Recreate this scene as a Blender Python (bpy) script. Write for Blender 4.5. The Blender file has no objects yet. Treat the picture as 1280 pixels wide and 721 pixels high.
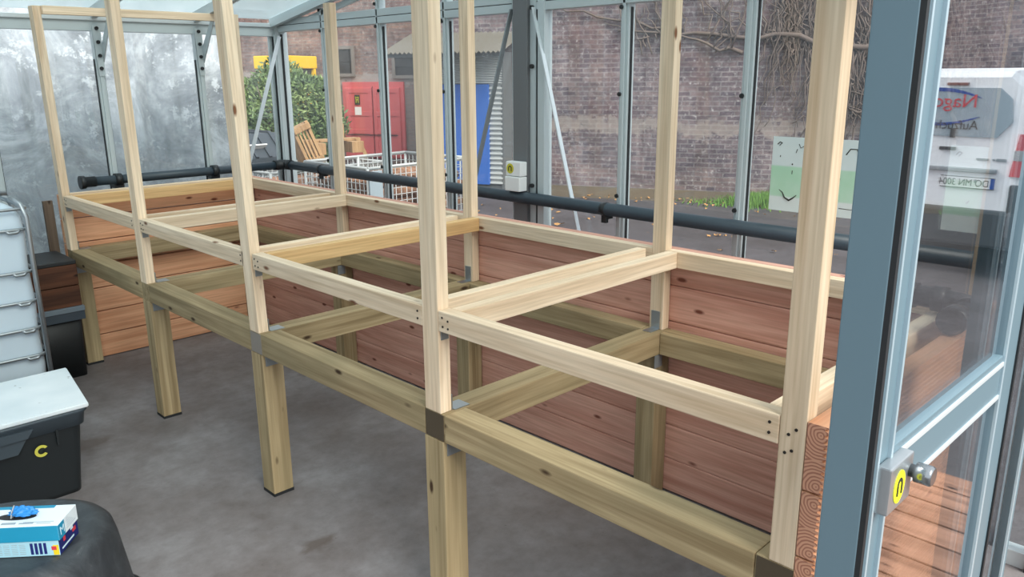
import bpy, bmesh, math, random
from mathutils import Vector, Matrix
C = bpy.context.scene.collection
S = bpy.context.scene
R = random.Random(7)
PI = math.pi
# ------------------------------------------------------------------ camera
cam = bpy.data.objects.new('camera', bpy.data.cameras.new('camera')); C.objects.link(cam)
rt, upv, fw = Vector((.70919, -.70498, -.00694)), Vector((.18575, .17734, .96646)), Vector((.68011, .68669, -.25672))
m = Matrix((rt, upv, -fw)).transposed().to_4x4(); m.translation = (-1.42783, -.67997, 1.70845)
cam.matrix_world = m
cam.data.sensor_width = 36; cam.data.lens = 1004.27 / 1280 * 36; cam.data.clip_start = .02
S.camera = cam
# ------------------------------------------------------------------ light and exposure
S.view_settings.view_transform = 'Standard'; S.view_settings.look = 'None'
S.view_settings.exposure = 0.80; S.view_settings.gamma = 1
S.view_settings.use_curve_mapping = False
S.cycles.transparent_max_bounces = 24; S.cycles.max_bounces = 8
w = bpy.data.worlds.new('overcast_sky'); S.world = w; w.use_nodes = True
nt = w.node_tree; nt.nodes.clear()
out = nt.nodes.new('ShaderNodeOutputWorld'); bg = nt.nodes.new('ShaderNodeBackground')
tc = nt.nodes.new('ShaderNodeTexCoord'); sx = nt.nodes.new('ShaderNodeSeparateXYZ'); cr = nt.nodes.new('ShaderNodeValToRGB')
nt.links.new(tc.outputs['Generated'], sx.inputs[0]); nt.links.new(sx.outputs['Z'], cr.inputs[0])
cr.color_ramp.elements[0].position = 0; cr.color_ramp.elements[0].color = (.90, .95, 1, 1)
cr.color_ramp.elements[1].position = 1; cr.color_ramp.elements[1].color = (.88, .94, 1, 1)
nt.links.new(cr.outputs[0], bg.inputs[0]); bg.inputs[1].default_value = .82; nt.links.new(bg.outputs[0], out.inputs[0])
sun = bpy.data.objects.new('sun', bpy.data.lights.new('sun', 'SUN')); C.objects.link(sun)
sun.data.energy = 3.6; sun.data.angle = math.radians(36); sun.data.color = (1, .95, .87)
sun.rotation_euler = Vector((.10, .74, -.64)).to_track_quat('-Z', 'Y').to_euler()
# ------------------------------------------------------------------ materials
def mat(name):
    m = bpy.data.materials.new(name); m.use_nodes = True
    return m, m.node_tree, m.node_tree.nodes['Principled BSDF']
def rgb(r, g, b): # sRGB 0-255 to linear
    f = lambda c: (c/12.92 if c <= .04045 else ((c+.055)/1.055)**2.4)
    return (f(r/255), f(g/255), f(b/255), 1)
def plain(name, col, rough=.6, metal=0, spec=.5):
    m, t, b = mat(name); b.inputs['Base Color'].default_value = col; b.inputs['Roughness'].default_value = rough
    b.inputs['Metallic'].default_value = metal; b.inputs['Specular IOR Level'].default_value = spec
    return m
def N(t, kind, **kw):
    n = t.nodes.new(kind)
    for k, v in kw.items():
        if k in n.inputs.keys(): n.inputs[k].default_value = v
        else: setattr(n, k, v)
    return n
def ramp(t, src, stops):
    c = t.nodes.new('ShaderNodeValToRGB'); e = c.color_ramp.elements
    while len(e) < len(stops): e.new(.5)
    for i, (p, col) in enumerate(stops): e[i].position = p; e[i].color = col
    t.links.new(src, c.inputs[0]); return c.outputs[0]
def mix(t, fac, a, b, mode='MIX'):
    n = t.nodes.new('ShaderNodeMix'); n.data_type = 'RGBA'; n.blend_type = mode
    for s, v in ((n.inputs[0], fac), (n.inputs[6], a), (n.inputs[7], b)):
        if hasattr(v, 'is_output'): t.links.new(v, s)
        else: s.default_value = v
    return n.outputs[2]
def coords(t, scale, rnd=True, rot=None):
    c = t.nodes.new('ShaderNodeTexCoord'); mp = t.nodes.new('ShaderNodeMapping')
    src = c.outputs['Object']
    if rnd:
        oi = t.nodes.new('ShaderNodeObjectInfo'); ml = t.nodes.new('ShaderNodeVectorMath'); ml.operation = 'SCALE'
        cb = t.nodes.new('ShaderNodeCombineXYZ')
        for k in range(3): t.links.new(oi.outputs['Random'], cb.inputs[k])
        t.links.new(cb.outputs[0], ml.inputs[0]); ml.inputs['Scale'].default_value = 37
        ad = t.nodes.new('ShaderNodeVectorMath'); t.links.new(src, ad.inputs[0]); t.links.new(ml.outputs[0], ad.inputs[1]); src = ad.outputs[0]
    t.links.new(src, mp.inputs[0]); mp.inputs['Scale'].default_value = scale
    if rot: mp.inputs['Rotation'].default_value = rot
    return mp.outputs[0]
def bump(t, b, src, s, d=.01):
    bp = N(t, 'ShaderNodeBump', Strength=s, Distance=d); t.links.new(src, bp.inputs['Height']); t.links.new(bp.outputs[0], b.inputs['Normal'])
def wood(name, axis, light, dark, knotcol, grain=1.0, rough=.7, stain=None):
    m, t, b = mat(name); k = 'XYZ'.index(axis)
    s1 = [26*grain]*3; s1[k] = 1.1; s2 = [120]*3; s2[k] = 4; s3 = [11]*3; s3[k] = 4.2
    n1 = N(t, 'ShaderNodeTexNoise', Scale=1.0, Detail=3, Distortion=.5); t.links.new(coords(t, s1), n1.inputs[0])
    n2 = N(t, 'ShaderNodeTexNoise', Scale=1.0, Detail=2); t.links.new(coords(t, s2), n2.inputs[0])
    n3 = N(t, 'ShaderNodeTexNoise', Scale=.5, Detail=2); t.links.new(coords(t, s3), n3.inputs[0])
    col = ramp(t, n1.outputs[0], [(.30, dark), (.62, light)])
    fine = ramp(t, n2.outputs[0], [(.3, (.80, .78, .74, 1)), (.65, (1, 1, 1, 1))])
    col = mix(t, 1, col, fine, 'MULTIPLY')
    if stain: col = mix(t, ramp(t, n3.outputs[0], [(.45, (0, 0, 0, 1)), (.75, (.75, .75, .75, 1))]), col, stain)
    v = N(t, 'ShaderNodeTexVoronoi', Scale=1.0, Randomness=1.0); t.links.new(coords(t, s3), v.inputs[0])
    kn = ramp(t, v.outputs['Distance'], [(.06, (1, 1, 1, 1)), (.125, (0, 0, 0, 1))])
    col = mix(t, kn, col, knotcol)
    oi = t.nodes.new('ShaderNodeObjectInfo'); br = N(t, 'ShaderNodeMapRange'); br.inputs[3].default_value = .86; br.inputs[4].default_value = 1.08
    t.links.new(oi.outputs['Random'], br.inputs[0])
    hs = N(t, 'ShaderNodeHueSaturation'); t.links.new(br.outputs[0], hs.inputs['Value']); t.links.new(col, hs.inputs['Color'])
    t.links.new(hs.outputs[0], b.inputs['Base Color']); b.inputs['Roughness'].default_value = rough; b.inputs['Specular IOR Level'].default_value = .3
    bump(t, b, n2.outputs[0], .25, .002)
    return m
PINE = {a: wood('pine_'+a, a, rgb(247, 226, 199), rgb(224, 197, 166), rgb(128, 86, 60), 1.0) for a in 'XYZ'}
PINE_R = {a: wood('pine_warm_'+a, a, rgb(232, 194, 140), rgb(212, 168, 116), rgb(120, 78, 46), 1.1) for a in 'XYZ'}
GREEN = {a: wood('treated_pine_'+a, a, rgb(186, 166, 130), rgb(144, 124, 92), rgb(70, 52, 36), 1.2, .8, rgb(138, 126, 96)) for a in 'XYZ'}
FIR = {a: wood('douglas_fir_'+a, a, rgb(226, 174, 156), rgb(200, 142, 124), rgb(118, 66, 52), .8) for a in 'XY'}
FIRO = {a: wood('douglas_fir_orange_'+a, a, rgb(232, 178, 142), rgb(208, 148, 112), rgb(120, 66, 46), .8) for a in 'XY'}
OLDW = {a: wood('old_planter_'+a, a, rgb(112, 72, 52), rgb(70, 46, 36), rgb(40, 26, 20), .8) for a in 'XYZ'}
m, t, b = mat('end_grain')
mp = coords(t, (1, 1, 1), False); wv = N(t, 'ShaderNodeTexWave', wave_type='RINGS', rings_direction='X', Scale=44, Distortion=3, Detail=1)
sx_ = t.nodes.new('ShaderNodeSeparateXYZ'); t.links.new(mp, sx_.inputs[0])
md = N(t, 'ShaderNodeMath', operation='PINGPONG'); t.links.new(sx_.outputs['Z'], md.inputs[0]); md.inputs[1].default_value = .075
cb = t.nodes.new('ShaderNodeCombineXYZ'); t.links.new(sx_.outputs['Y'], cb.inputs[1]); t.links.new(md.outputs[0], cb.inputs[2])
ad = N(t, 'ShaderNodeVectorMath', operation='ADD'); t.links.new(cb.outputs[0], ad.inputs[0]); ad.inputs[1].default_value = (0, .085, -.02)
t.links.new(ad.outputs[0], wv.inputs[0])
t.links.new(ramp(t, wv.outputs[0], [(.15, rgb(158, 104, 84)), (.6, rgb(202, 150, 122))]), b.inputs['Base Color']); b.inputs['Roughness'].default_value = .8
ENDG = m
DARKEND = plain('damp_end_grain', rgb(78, 66, 50), .8); MIDEND = plain('grey_end_grain', rgb(138, 130, 122), .8)
STEEL = plain('galvanised_steel', rgb(172, 178, 182), .38, .85)
ZINC = plain('dull_zinc', rgb(150, 158, 162), .5, .6)
ALU = plain('aluminium_bar', rgb(190, 201, 204), .45, .15)
ALUW = plain('bright_aluminium', rgb(214, 222, 226), .35, .4)
DOORM = plain('door_aluminium', rgb(106, 130, 142), .42, .2)
DOORE = plain('door_bright_edge', rgb(166, 186, 196), .32, .3)
SEAL = plain('black_seal', rgb(30, 33, 36), .6)
COLM = plain('dark_grey_column', rgb(112, 115, 118), .55, .2)
PIPE = plain('dark_pvc_pipe', rgb(48, 62, 72), .42)
FITT = plain('black_pvc', rgb(26, 32, 36), .4)
WHITEP = plain('white_plastic', rgb(232, 236, 236), .45)
SCREW = plain('screw_head', rgb(48, 42, 38), .5, .5)
def glass(name, tint, base, power, extra=0, rough=0.0, haze=0, hazecol=(.8, .85, .87, 1), texture=False):
    m = bpy.data.materials.new(name); m.use_nodes = True; t = m.node_tree; t.nodes.clear()
    o = t.nodes.new('ShaderNodeOutputMaterial'); tr = N(t, 'ShaderNodeBsdfTransparent', Color=tint)
    gl = N(t, 'ShaderNodeBsdfGlossy', Roughness=rough, Color=(.95, .97, 1, 1))
    lw = N(t, 'ShaderNodeLayerWeight', Blend=.5); pw = N(t, 'ShaderNodeMath', operation='POWER'); t.links.new(lw.outputs['Facing'], pw.inputs[0]); pw.inputs[1].default_value = power
    ma = N(t, 'ShaderNodeMath', operation='MULTIPLY_ADD'); t.links.new(pw.outputs[0], ma.inputs[0]); ma.inputs[1].default_value = 1-base; ma.inputs[2].default_value = base
    mx = t.nodes.new('ShaderNodeMixShader'); t.links.new(ma.outputs[0], mx.inputs[0]); t.links.new(tr.outputs[0], mx.inputs[1]); t.links.new(gl.outputs[0], mx.inputs[2])
    res = mx.outputs[0]
    if haze:
        df = N(t, 'ShaderNodeBsdfDiffuse', Color=hazecol); tl = N(t, 'ShaderNodeBsdfTranslucent', Color=hazecol); a = t.nodes.new('ShaderNodeMixShader')
        a.inputs[0].default_value = .6; t.links.new(df.outputs[0], a.inputs[1]); t.links.new(tl.outputs[0], a.inputs[2])
        h = t.nodes.new('ShaderNodeMixShader'); t.links.new(res, h.inputs[1]); t.links.new(a.outputs[0], h.inputs[2])
        if texture:
            n = N(t, 'ShaderNodeTexNoise', Scale=1.6, Detail=8, Roughness=.7); t.links.new(coords(t, (1, 1, 1.3), False), n.inputs[0])
            mr = N(t, 'ShaderNodeMapRange'); t.links.new(n.outputs[0], mr.inputs[0]); mr.inputs[1].default_value = .35; mr.inputs[2].default_value = .7; mr.inputs[3].default_value = haze*.3; mr.inputs[4].default_value = haze*1.2
            t.links.new(mr.outputs[0], h.inputs[0])
        else: h.inputs[0].default_value = haze
        res = h.outputs[0]
    t.links.new(res, o.inputs[0]); return m
PANE = glass('window_glass', (.97, .985, .985, 1), .03, 5, haze=.03)
PANEF = glass('dirty_window_glass', (.95, .97, .98, 1), .04, 5, haze=.12, hazecol=(.78, .86, .92, 1), texture=True)
ROOFG = glass('frosted_roof_glass', (.92, .96, .96, 1), .03, 5, haze=.45, hazecol=(.58, .68, .71, 1))
DOORG = glass('door_glass', (.95, .965, .965, 1), .13, 3.1)
# ------------------------------------------------------------------ helpers
def box_bm(bm, x0, x1, y0, y1, z0, z1, bev=0):
    r = bmesh.ops.create_cube(bm, size=1)
    for v in r['verts']: v.co = Vector(((x0+x1)/2+v.co.x*(x1-x0), (y0+y1)/2+v.co.y*(y1-y0), (z0+z1)/2+v.co.z*(z1-z0)))
    if bev:
        es = set(e for v in r['verts'] for e in v.link_edges)
        bmesh.ops.bevel(bm, geom=list(es), offset=bev, segments=2, affect='EDGES', profile=.6)
def bar_bm(bm, a, b, w, d, up=(0, 0, 1)):
    a, b = Vector(a), Vector(b); z = (b-a).normalized(); x = Vector(up).cross(z)
    if x.length < 1e-4: x = Vector((1, 0, 0)).cross(z)
    x.normalize(); y = z.cross(x)
    vs = [bm.verts.new(p+x*sx*w/2+y*sy*d/2) for p in (a, b) for sx, sy in ((-1, -1), (1, -1), (1, 1), (-1, 1))]
    for f in ((3, 2, 1, 0), (4, 5, 6, 7), (0, 1, 5, 4), (1, 2, 6, 5), (2, 3, 7, 6), (3, 0, 4, 7)): bm.faces.new([vs[i] for i in f])
def tube_bm(bm, pts, rad, seg=10, cap=True):
    pts = [Vector(p) for p in pts]; rings = []; n = len(pts)
    rads = rad if isinstance(rad, (list, tuple)) else [rad]*n
    ref = None
    for i, p in enumerate(pts):
        d = (pts[min(i+1, n-1)]-pts[max(i-1, 0)]).normalized()
        if ref is None: ref = d.orthogonal().normalized()
        ref = (ref - d*ref.dot(d)).normalized(); s = d.cross(ref)
        rings.append([bm.verts.new(p+(ref*math.cos(2*PI*k/seg)+s*math.sin(2*PI*k/seg))*rads[i]) for k in range(seg)])
    for a, b in zip(rings, rings[1:]):
        for k in range(seg): f = bm.faces.new((a[k], a[(k+1) % seg], b[(k+1) % seg], b[k])); f.smooth = True
    if cap: bm.faces.new(rings[0][::-1]); bm.faces.new(rings[-1])
def prism_bm(bm, prof, fn, t0, t1):
    a = [bm.verts.new(fn(p, q, t0)) for p, q in prof]; b = [bm.verts.new(fn(p, q, t1)) for p, q in prof]; n = len(prof)
    for k in range(n): bm.faces.new((a[k], a[(k+1) % n], b[(k+1) % n], b[k]))
    fs = [bm.faces.new(a[::-1]), bm.faces.new(b)]
    bmesh.ops.recalc_face_normals(bm, faces=bm.faces[:]); return fs
def obj(name, bm, m, parent=None, label=None):
    me = bpy.data.meshes.new(name); bm.normal_update(); bm.to_mesh(me); bm.free()
    for x in (m if isinstance(m, (list, tuple)) else [m]): me.materials.append(x)
    o = bpy.data.objects.new(name, me); C.objects.link(o)
    if parent is not None: o.parent = parent
    if label: o['label'] = label
    return o
def B(name, p, m, x0, x1, y0, y1, z0, z1, bev=.002, label=None):
    bm = bmesh.new(); box_bm(bm, x0, x1, y0, y1, z0, z1, bev); return obj(name, bm, m, p, label)
def Bs(name, p, m, boxes, bev=0, label=None):
    bm = bmesh.new()
    for x in boxes: box_bm(bm, *x, bev)
    return obj(name, bm, m, p, label)
def each(name, p, m, boxes, bev=0):
    for x in boxes: B(name, p, m, *x, bev)
def tag(o, label, cat, group=None, kind=None):
    o['label'] = label; o['category'] = cat
    if group: o['group'] = group
    if kind: o['kind'] = kind
    return o
def thing(name, label, cat, loc=(0, 0, 0), rz=0, group=None):
    o = bpy.data.objects.new(name, None); C.objects.link(o); o.empty_display_size = .1
    o.location = loc; o.rotation_euler = (0, 0, rz); return tag(o, label, cat, group)
def struct(name, label=None, cat=None, loc=(0, 0, 0)):
    o = bpy.data.objects.new(name, None); C.objects.link(o); o.empty_display_size = .1; o.location = loc; o['kind'] = 'structure'
    if label: o['label'] = label
    o['category'] = cat or name.split('_')[0]
    return o
def sstruct(o, label, cat):
    o['kind'] = 'structure'; o['label'] = label; o['category'] = cat; return o
def text(name, body, size, m, parent, loc, rot, ext=.001, sx=1, align='LEFT'):
    cu = bpy.data.curves.new(name, 'FONT'); cu.body = body; cu.size = size; cu.extrude = ext; cu.align_x = align
    tmp = bpy.data.objects.new(name+'_curve', cu); C.objects.link(tmp); bpy.context.view_layer.update()
    me = bpy.data.meshes.new_from_object(tmp.evaluated_get(bpy.context.evaluated_depsgraph_get())); bpy.data.objects.remove(tmp)
    o = bpy.data.objects.new(name, me); C.objects.link(o); me.materials.clear(); me.materials.append(m); o.parent = parent; o.location = loc; o.rotation_euler = rot; o.scale = (sx, 1, 1)
    return o
# ------------------------------------------------------------------ ground and floor
m, t, b = mat('concrete_floor'); cc = coords(t, (1, 1, 1), False)
n1 = N(t, 'ShaderNodeTexNoise', Scale=1.3, Detail=6, Roughness=.65); n2 = N(t, 'ShaderNodeTexNoise', Scale=14, Detail=5, Roughness=.7); n3 = N(t, 'ShaderNodeTexNoise', Scale=75, Detail=3)
for n in (n1, n2, n3): t.links.new(cc, n.inputs[0])
c1 = ramp(t, n1.outputs[0], [(.33, rgb(100, 93, 91)), (.52, rgb(120, 116, 117)), (.70, rgb(140, 139, 141))])
c2 = ramp(t, n2.outputs[0], [(.3, (.80, .78, .77, 1)), (.55, (1, 1, 1, 1)), (.75, (1.10, 1.10, 1.10, 1))])
c = mix(t, 1, c1, c2, 'MULTIPLY'); c = mix(t, ramp(t, n3.outputs[0], [(.70, (0, 0, 0, 1)), (.76, (.5, .5, .5, 1))]), c, rgb(60, 54, 52))
# damp patches with their own outline
for (px, py, rx, ry) in ((-.38, 3.28, .26, .22), (-.06, 1.75, .18, .10), (.95, 3.4, .3, .25)):
    mp = t.nodes.new('ShaderNodeMapping'); t.links.new(t.nodes.new('ShaderNodeTexCoord').outputs['Object'], mp.inputs[0])
    mp.inputs['Scale'].default_value = (1/rx, 1/ry, 1); mp.inputs['Location'].default_value = (-px/rx, -py/ry, 0)
    ds = N(t, 'ShaderNodeTexNoise', Scale=2, Detail=4); t.links.new(mp.outputs[0], ds.inputs[0])
    gr = N(t, 'ShaderNodeVectorMath', operation='LENGTH'); t.links.new(mp.outputs[0], gr.inputs[0])
    su = N(t, 'ShaderNodeMath', operation='ADD'); t.links.new(gr.outputs['Value'], su.inputs[0]); t.links.new(ds.outputs[0], su.inputs[1])
    c = mix(t, ramp(t, su.outputs[0], [(.75, (.65, .65, .65, 1)), (1.0, (0, 0, 0, 1))]), c, rgb(78, 66, 58))
t.links.new(c, b.inputs['Base Color']); b.inputs['Roughness'].default_value = .62; bump(t, b, n2.outputs[0], .2, .01)
FLOORM = m
bm = bmesh.new(); box_bm(bm, -4, 1.70, -.42, 4.86, -.12, 0); f = obj('floor', bm, FLOORM); sstruct(f, 'dark grey stained concrete floor of the greenhouse', 'floor')
m, t, b = mat('asphalt'); cc = coords(t, (1, 1, 1), False)
n1 = N(t, 'ShaderNodeTexNoise', Scale=.8, Detail=6, Roughness=.7); n2 = N(t, 'ShaderNodeTexNoise', Scale=22, Detail=4, Roughness=.7)
for n in (n1, n2): t.links.new(cc, n.inputs[0])
c = mix(t, 1, ramp(t, n1.outputs[0], [(.3, rgb(56, 52, 53)), (.7, rgb(86, 83, 87))]), ramp(t, n2.outputs[0], [(.35, (.75, .75, .75, 1)), (.65, (1.1, 1.1, 1.1, 1))]), 'MULTIPLY')
t.links.new(c, b.inputs['Base Color']); b.inputs['Roughness'].default_value = .7; bump(t, b, n2.outputs[0], .3, .02)
bm = bmesh.new(); box_bm(bm, -20, 26, -24, 26, -.3, -.122); g = obj('ground', bm, m); sstruct(g, 'dark asphalt yard between greenhouse and brick wall', 'ground')
GZ = -.12
# ------------------------------------------------------------------ brick walls of the yard (own local frame: x along the wall, y away from the yard)
def brickmat(name, bands, ca, cb_, cm, pale):
    m, t, b = mat(name)
    tcn = t.nodes.new('ShaderNodeTexCoord'); sp = t.nodes.new('ShaderNodeSeparateXYZ'); t.links.new(tcn.outputs['Object'], sp.inputs[0])
    cb2 = t.nodes.new('ShaderNodeCombineXYZ'); t.links.new(sp.outputs['X'], cb2.inputs[0]); t.links.new(sp.outputs['Z'], cb2.inputs[1])
    br = N(t, 'ShaderNodeTexBrick', Scale=1.0); nz = N(t, 'ShaderNodeTexNoise', Scale=3, Detail=4); t.links.new(tcn.outputs['Object'], nz.inputs[0])
    sc_ = N(t, 'ShaderNodeVectorMath', operation='SCALE'); t.links.new(nz.outputs['Color'], sc_.inputs[0]); sc_.inputs['Scale'].default_value = .03
    ad0 = N(t, 'ShaderNodeVectorMath', operation='ADD'); t.links.new(cb2.outputs[0], ad0.inputs[0]); t.links.new(sc_.outputs[0], ad0.inputs[1]); t.links.new(ad0.outputs[0], br.inputs[0])
    br.inputs['Color1'].default_value = ca; br.inputs['Color2'].default_value = cb_; br.inputs['Mortar'].default_value = cm
    br.inputs['Brick Width'].default_value = .22; br.inputs['Row Height'].default_value = .070; br.inputs['Mortar Size'].default_value = .010; br.inputs['Bias'].default_value = -.1
    n1 = N(t, 'ShaderNodeTexNoise', Scale=.55, Detail=6, Roughness=.65); n2 = N(t, 'ShaderNodeTexNoise', Scale=1.5, Detail=8, Roughness=.78); n3 = N(t, 'ShaderNodeTexNoise', Scale=13, Detail=6, Roughness=.8)
    for n in (n1, n2, n3): t.links.new(tcn.outputs['Object'], n.inputs[0])
    c = mix(t, 1, br.outputs[0], ramp(t, n2.outputs[0], [(.34, (.42, .40, .43, 1)), (.5, (.92, .92, .95, 1)), (.64, (1.55, 1.52, 1.48, 1))]), 'MULTIPLY')
    c = mix(t, ramp(t, n1.outputs[0], [(.50, (0, 0, 0, 1)), (.66, (.65, .65, .65, 1))]), c, mix(t, .5, br.outputs[0], rgb(122, 76, 72)))
    c = mix(t, ramp(t, n3.outputs[0], [(.55, (0, 0, 0, 1)), (.68, (.85, .85, .85, 1))]), c, pale)
    c = mix(t, ramp(t, n3.outputs[0], [(.32, (.9, .9, .9, 1)), (.44, (0, 0, 0, 1))]), c, rgb(56, 48, 52))
    for (z0, z1, col, amt) in bands:
        ad = N(t, 'ShaderNodeMath', operation='MULTIPLY_ADD'); t.links.new(n2.outputs[0], ad.inputs[0]); ad.inputs[1].default_value = 1.0; t.links.new(sp.outputs['Z'], ad.inputs[2])
        su = N(t, 'ShaderNodeMath', operation='SUBTRACT'); t.links.new(ad.outputs[0], su.inputs[0]); su.inputs[1].default_value = .5+(z0+z1)/2
        ab = N(t, 'ShaderNodeMath', operation='ABSOLUTE'); t.links.new(su.outputs[0], ab.inputs[0])
        dv = N(t, 'ShaderNodeMath', operation='DIVIDE'); t.links.new(ab.outputs[0], dv.inputs[0]); dv.inputs[1].default_value = (z1-z0)
        c = mix(t, ramp(t, dv.outputs[0], [(.40, (amt, amt, amt, 1)), (.62, (0, 0, 0, 1))]), c, mix(t, .35, col, br.outputs[0]))
    t.links.new(c, b.inputs['Base Color']); b.inputs['Roughness'].default_value = .9; b.inputs['Specular IOR Level'].default_value = .2
    bump(t, b, br.outputs['Fac'], -.5, .01)
    return m
BRA = brickmat('old_brick', [(.84, 1.00, rgb(164, 154, 144), .6)], rgb(116, 102, 103), rgb(84, 76, 84), rgb(122, 116, 116), rgb(184, 180, 178))
BRB = brickmat('old_brick_far', [(1.50, 1.78, rgb(172, 168, 164), .9), (-.4, 1.45, rgb(140, 134, 130), .7)], rgb(142, 118, 110), rgb(116, 98, 96), rgb(128, 120, 116), rgb(180, 170, 164))
P0 = Vector((8.9, 6.7, 0)); WD = Vector((-.42, .907, 0)).normalized(); WN = Vector((WD.y, -WD.x, 0)); WA = math.atan2(WD.y, WD.x)
def onwall(s, off, z=0): return P0+WD*s-WN*off+Vector((0, 0, z))     # off metres in front of the wall, towards the greenhouse
bm = bmesh.new(); box_bm(bm, -14, 3.62, -.4, 0, GZ, 4.6)
wl = obj('wall_yard', bm, BRA); wl.location = P0; wl.rotation_euler = (0, 0, WA); sstruct(wl, 'old grey and red brick yard wall with pale mortar band', 'wall')
bm = bmesh.new(); box_bm(bm, 1, 18, -.4, 0, GZ, 4.6); box_bm(bm, 3.3, 3.62, 0, 3.6, GZ, 4.6)
w2 = obj('wall_yard_far', bm, BRB); w2.location = P0+WN*4; w2.rotation_euler = (0, 0, WA); sstruct(w2, 'brick wall set farther back behind the red door', 'wall')
W2 = P0+WN*4
def on2(s, off, z=0): return W2+WD*s-WN*off+Vector((0, 0, z))
RED = plain('red_paint', rgb(200, 96, 98), .6); REDD = plain('dark_red_gap', rgb(92, 30, 36), .7)
BLUE = plain('blue_paint', rgb(44, 92, 168), .5)
d = struct('door_2', 'faded red double door in the far brick wall', 'door', on2(7.08, 0, GZ)); d.rotation_euler = (0, 0, WA)
B('frame', d, RED, -.78, .78, .0, .06, 0, 1.70); Bs('joint', d, REDD, [(-.012, .012, .055, .066, 0, 1.60)])
for sx in (-1, 1):
    lf = B('door_leaf', d, RED, min(sx*.015, sx*.70), max(sx*.015, sx*.70), .05, .085, .02, 1.58, .004)
    Bs('rail', lf, RED, [(min(sx*.02, sx*.69), max(sx*.02, sx*.69), .083, .10, z, z+.10) for z in (.05, .55, .95, 1.46)]+[(min(sx*x, sx*(x+.09)), max(sx*x, sx*(x+.09)), .083, .098, .03, 1.57) for x in (.02, .60)], .004)
Bs('hasp_bar', d, SEAL, [(-.62, .74, .10, .115, .52, .535)])
MBLK = plain('black_sign', rgb(34, 40, 30), .6); MYEL = plain('yellow_print', rgb(196, 190, 60), .6); PAPER = plain('paper', rgb(228, 226, 224), .8)
s = B('sign', d, MBLK, .32, .45, .098, .106, 1.20, 1.42); Bs('symbol', s, MYEL, [(.35, .365, .105, .109, 1.24, 1.38), (.405, .42, .105, .109, 1.24, 1.38), (.36, .41, .105, .109, 1.30, 1.315), (.335, .435, .105, .109, 1.355, 1.365)])
B('notice', d, PAPER, .29, .46, .098, .104, .97, 1.15)
VOID = plain('dark_opening', rgb(48, 46, 48), .5); STONE = plain('grey_lintel', rgb(126, 120, 116), .9)
for i, (s0, s1, z0, z1) in enumerate(((7.6, 8.05, 1.77, 2.30), (5.9, 6.5, 1.72, 2.10))):
    wn = struct('window_%d' % (i+1), ['narrow dark window above and left of the red door', 'small dark window above and right of the red door'][i], 'window', on2((s0+s1)/2, 0, z0)); wn.rotation_euler = (0, 0, WA); h = (s1-s0)/2; H = z1-z0
    B('pane', wn, VOID, -h, h, 0, .02, 0, H); Bs('frame', wn, STONE, [(-h-.07, -h, 0, .05, -.07, H+.07), (h, h+.07, 0, .05, -.07, H+.07), (-h, h, 0, .05, H, H+.07), (-h, h, 0, .06, -.07, 0)])
    B('glazing_bar', wn, VOID, -h, h, .018, .035, H*.5-.012, H*.5+.012)
# corrugated shed against the wall
m, t, b = mat('corrugated_sheet'); b.inputs['Base Color'].default_value = rgb(176, 180, 180); b.inputs['Roughness'].default_value = .45; b.inputs['Metallic'].default_value = .35; CORR = m
SHR = plain('shed_roof', rgb(98, 94, 86), .9); SHT = plain('shed_frame', rgb(92, 96, 98), .6)
sh = thing('metal_shed', 'lean-to shed of horizontal corrugated sheet with a blue door', 'shed', onwall(3.0, .0, GZ), WA)
def corr_bm(bm, x0, x1, y, z0, z1, pitch, amp):
    n = int((z1-z0)/pitch*8); vs = []
    for i in range(n+1):
        z = z0+(z1-z0)*i/n; o = amp*math.sin(2*PI*(z-z0)/pitch); vs.append((bm.verts.new((x0, y+o, z)), bm.verts.new((x1, y+o, z)), bm.verts.new((x1, y+o-.004, z)), bm.verts.new((x0, y+o-.004, z))))
    for a, c in zip(vs, vs[1:]):
        for k in range(4): bm.faces.new((a[k], a[(k+1) % 4], c[(k+1) % 4], c[k]))
    bm.faces.new(vs[0][::-1]); bm.faces.new(vs[-1])
bm = bmesh.new(); corr_bm(bm, -.72, .80, .40, 1.70, 2.18, .036, .008); obj('upper_sheet', bm, CORR, sh)
bm = bmesh.new(); corr_bm(bm, -.72, -.50, .40, .12, 1.70, .078, .018); obj('side_sheet', bm, CORR, sh)
Bs('timber_wall', sh, SHT, [(.62, .80, .36, .41, .02, 1.70), (-.74, -.70, .02, .40, .02, 2.18), (.77, .8, .02, .40, .02, 2.18), (-.72, .8, .34, .38, .02, 2.15)])
bm = bmesh.new(); dr = B('door', sh, BLUE, -.50, .62, .39, .44, .12, 1.69, .004)
B('padlock_plate', dr, WHITEP, .40, .46, .438, .45, 1.02, 1.10); sg = B('sign', dr, MBLK, -.20, -.12, .438, .447, 1.03, 1.15); Bs('symbol', sg, MYEL, [(-.185, -.135, .446, .450, 1.06, 1.075), (-.165, -.155, .446, .450, 1.05, 1.13)])
each('hinge', dr, SEAL, [(.50, .61, .438, .448, z, z+.03) for z in (.35, 1.45)])
bm.free(); bm = bmesh.new()
prof = [(0.0, 2.48), (1.05, 2.15)]
nr = 26
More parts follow.
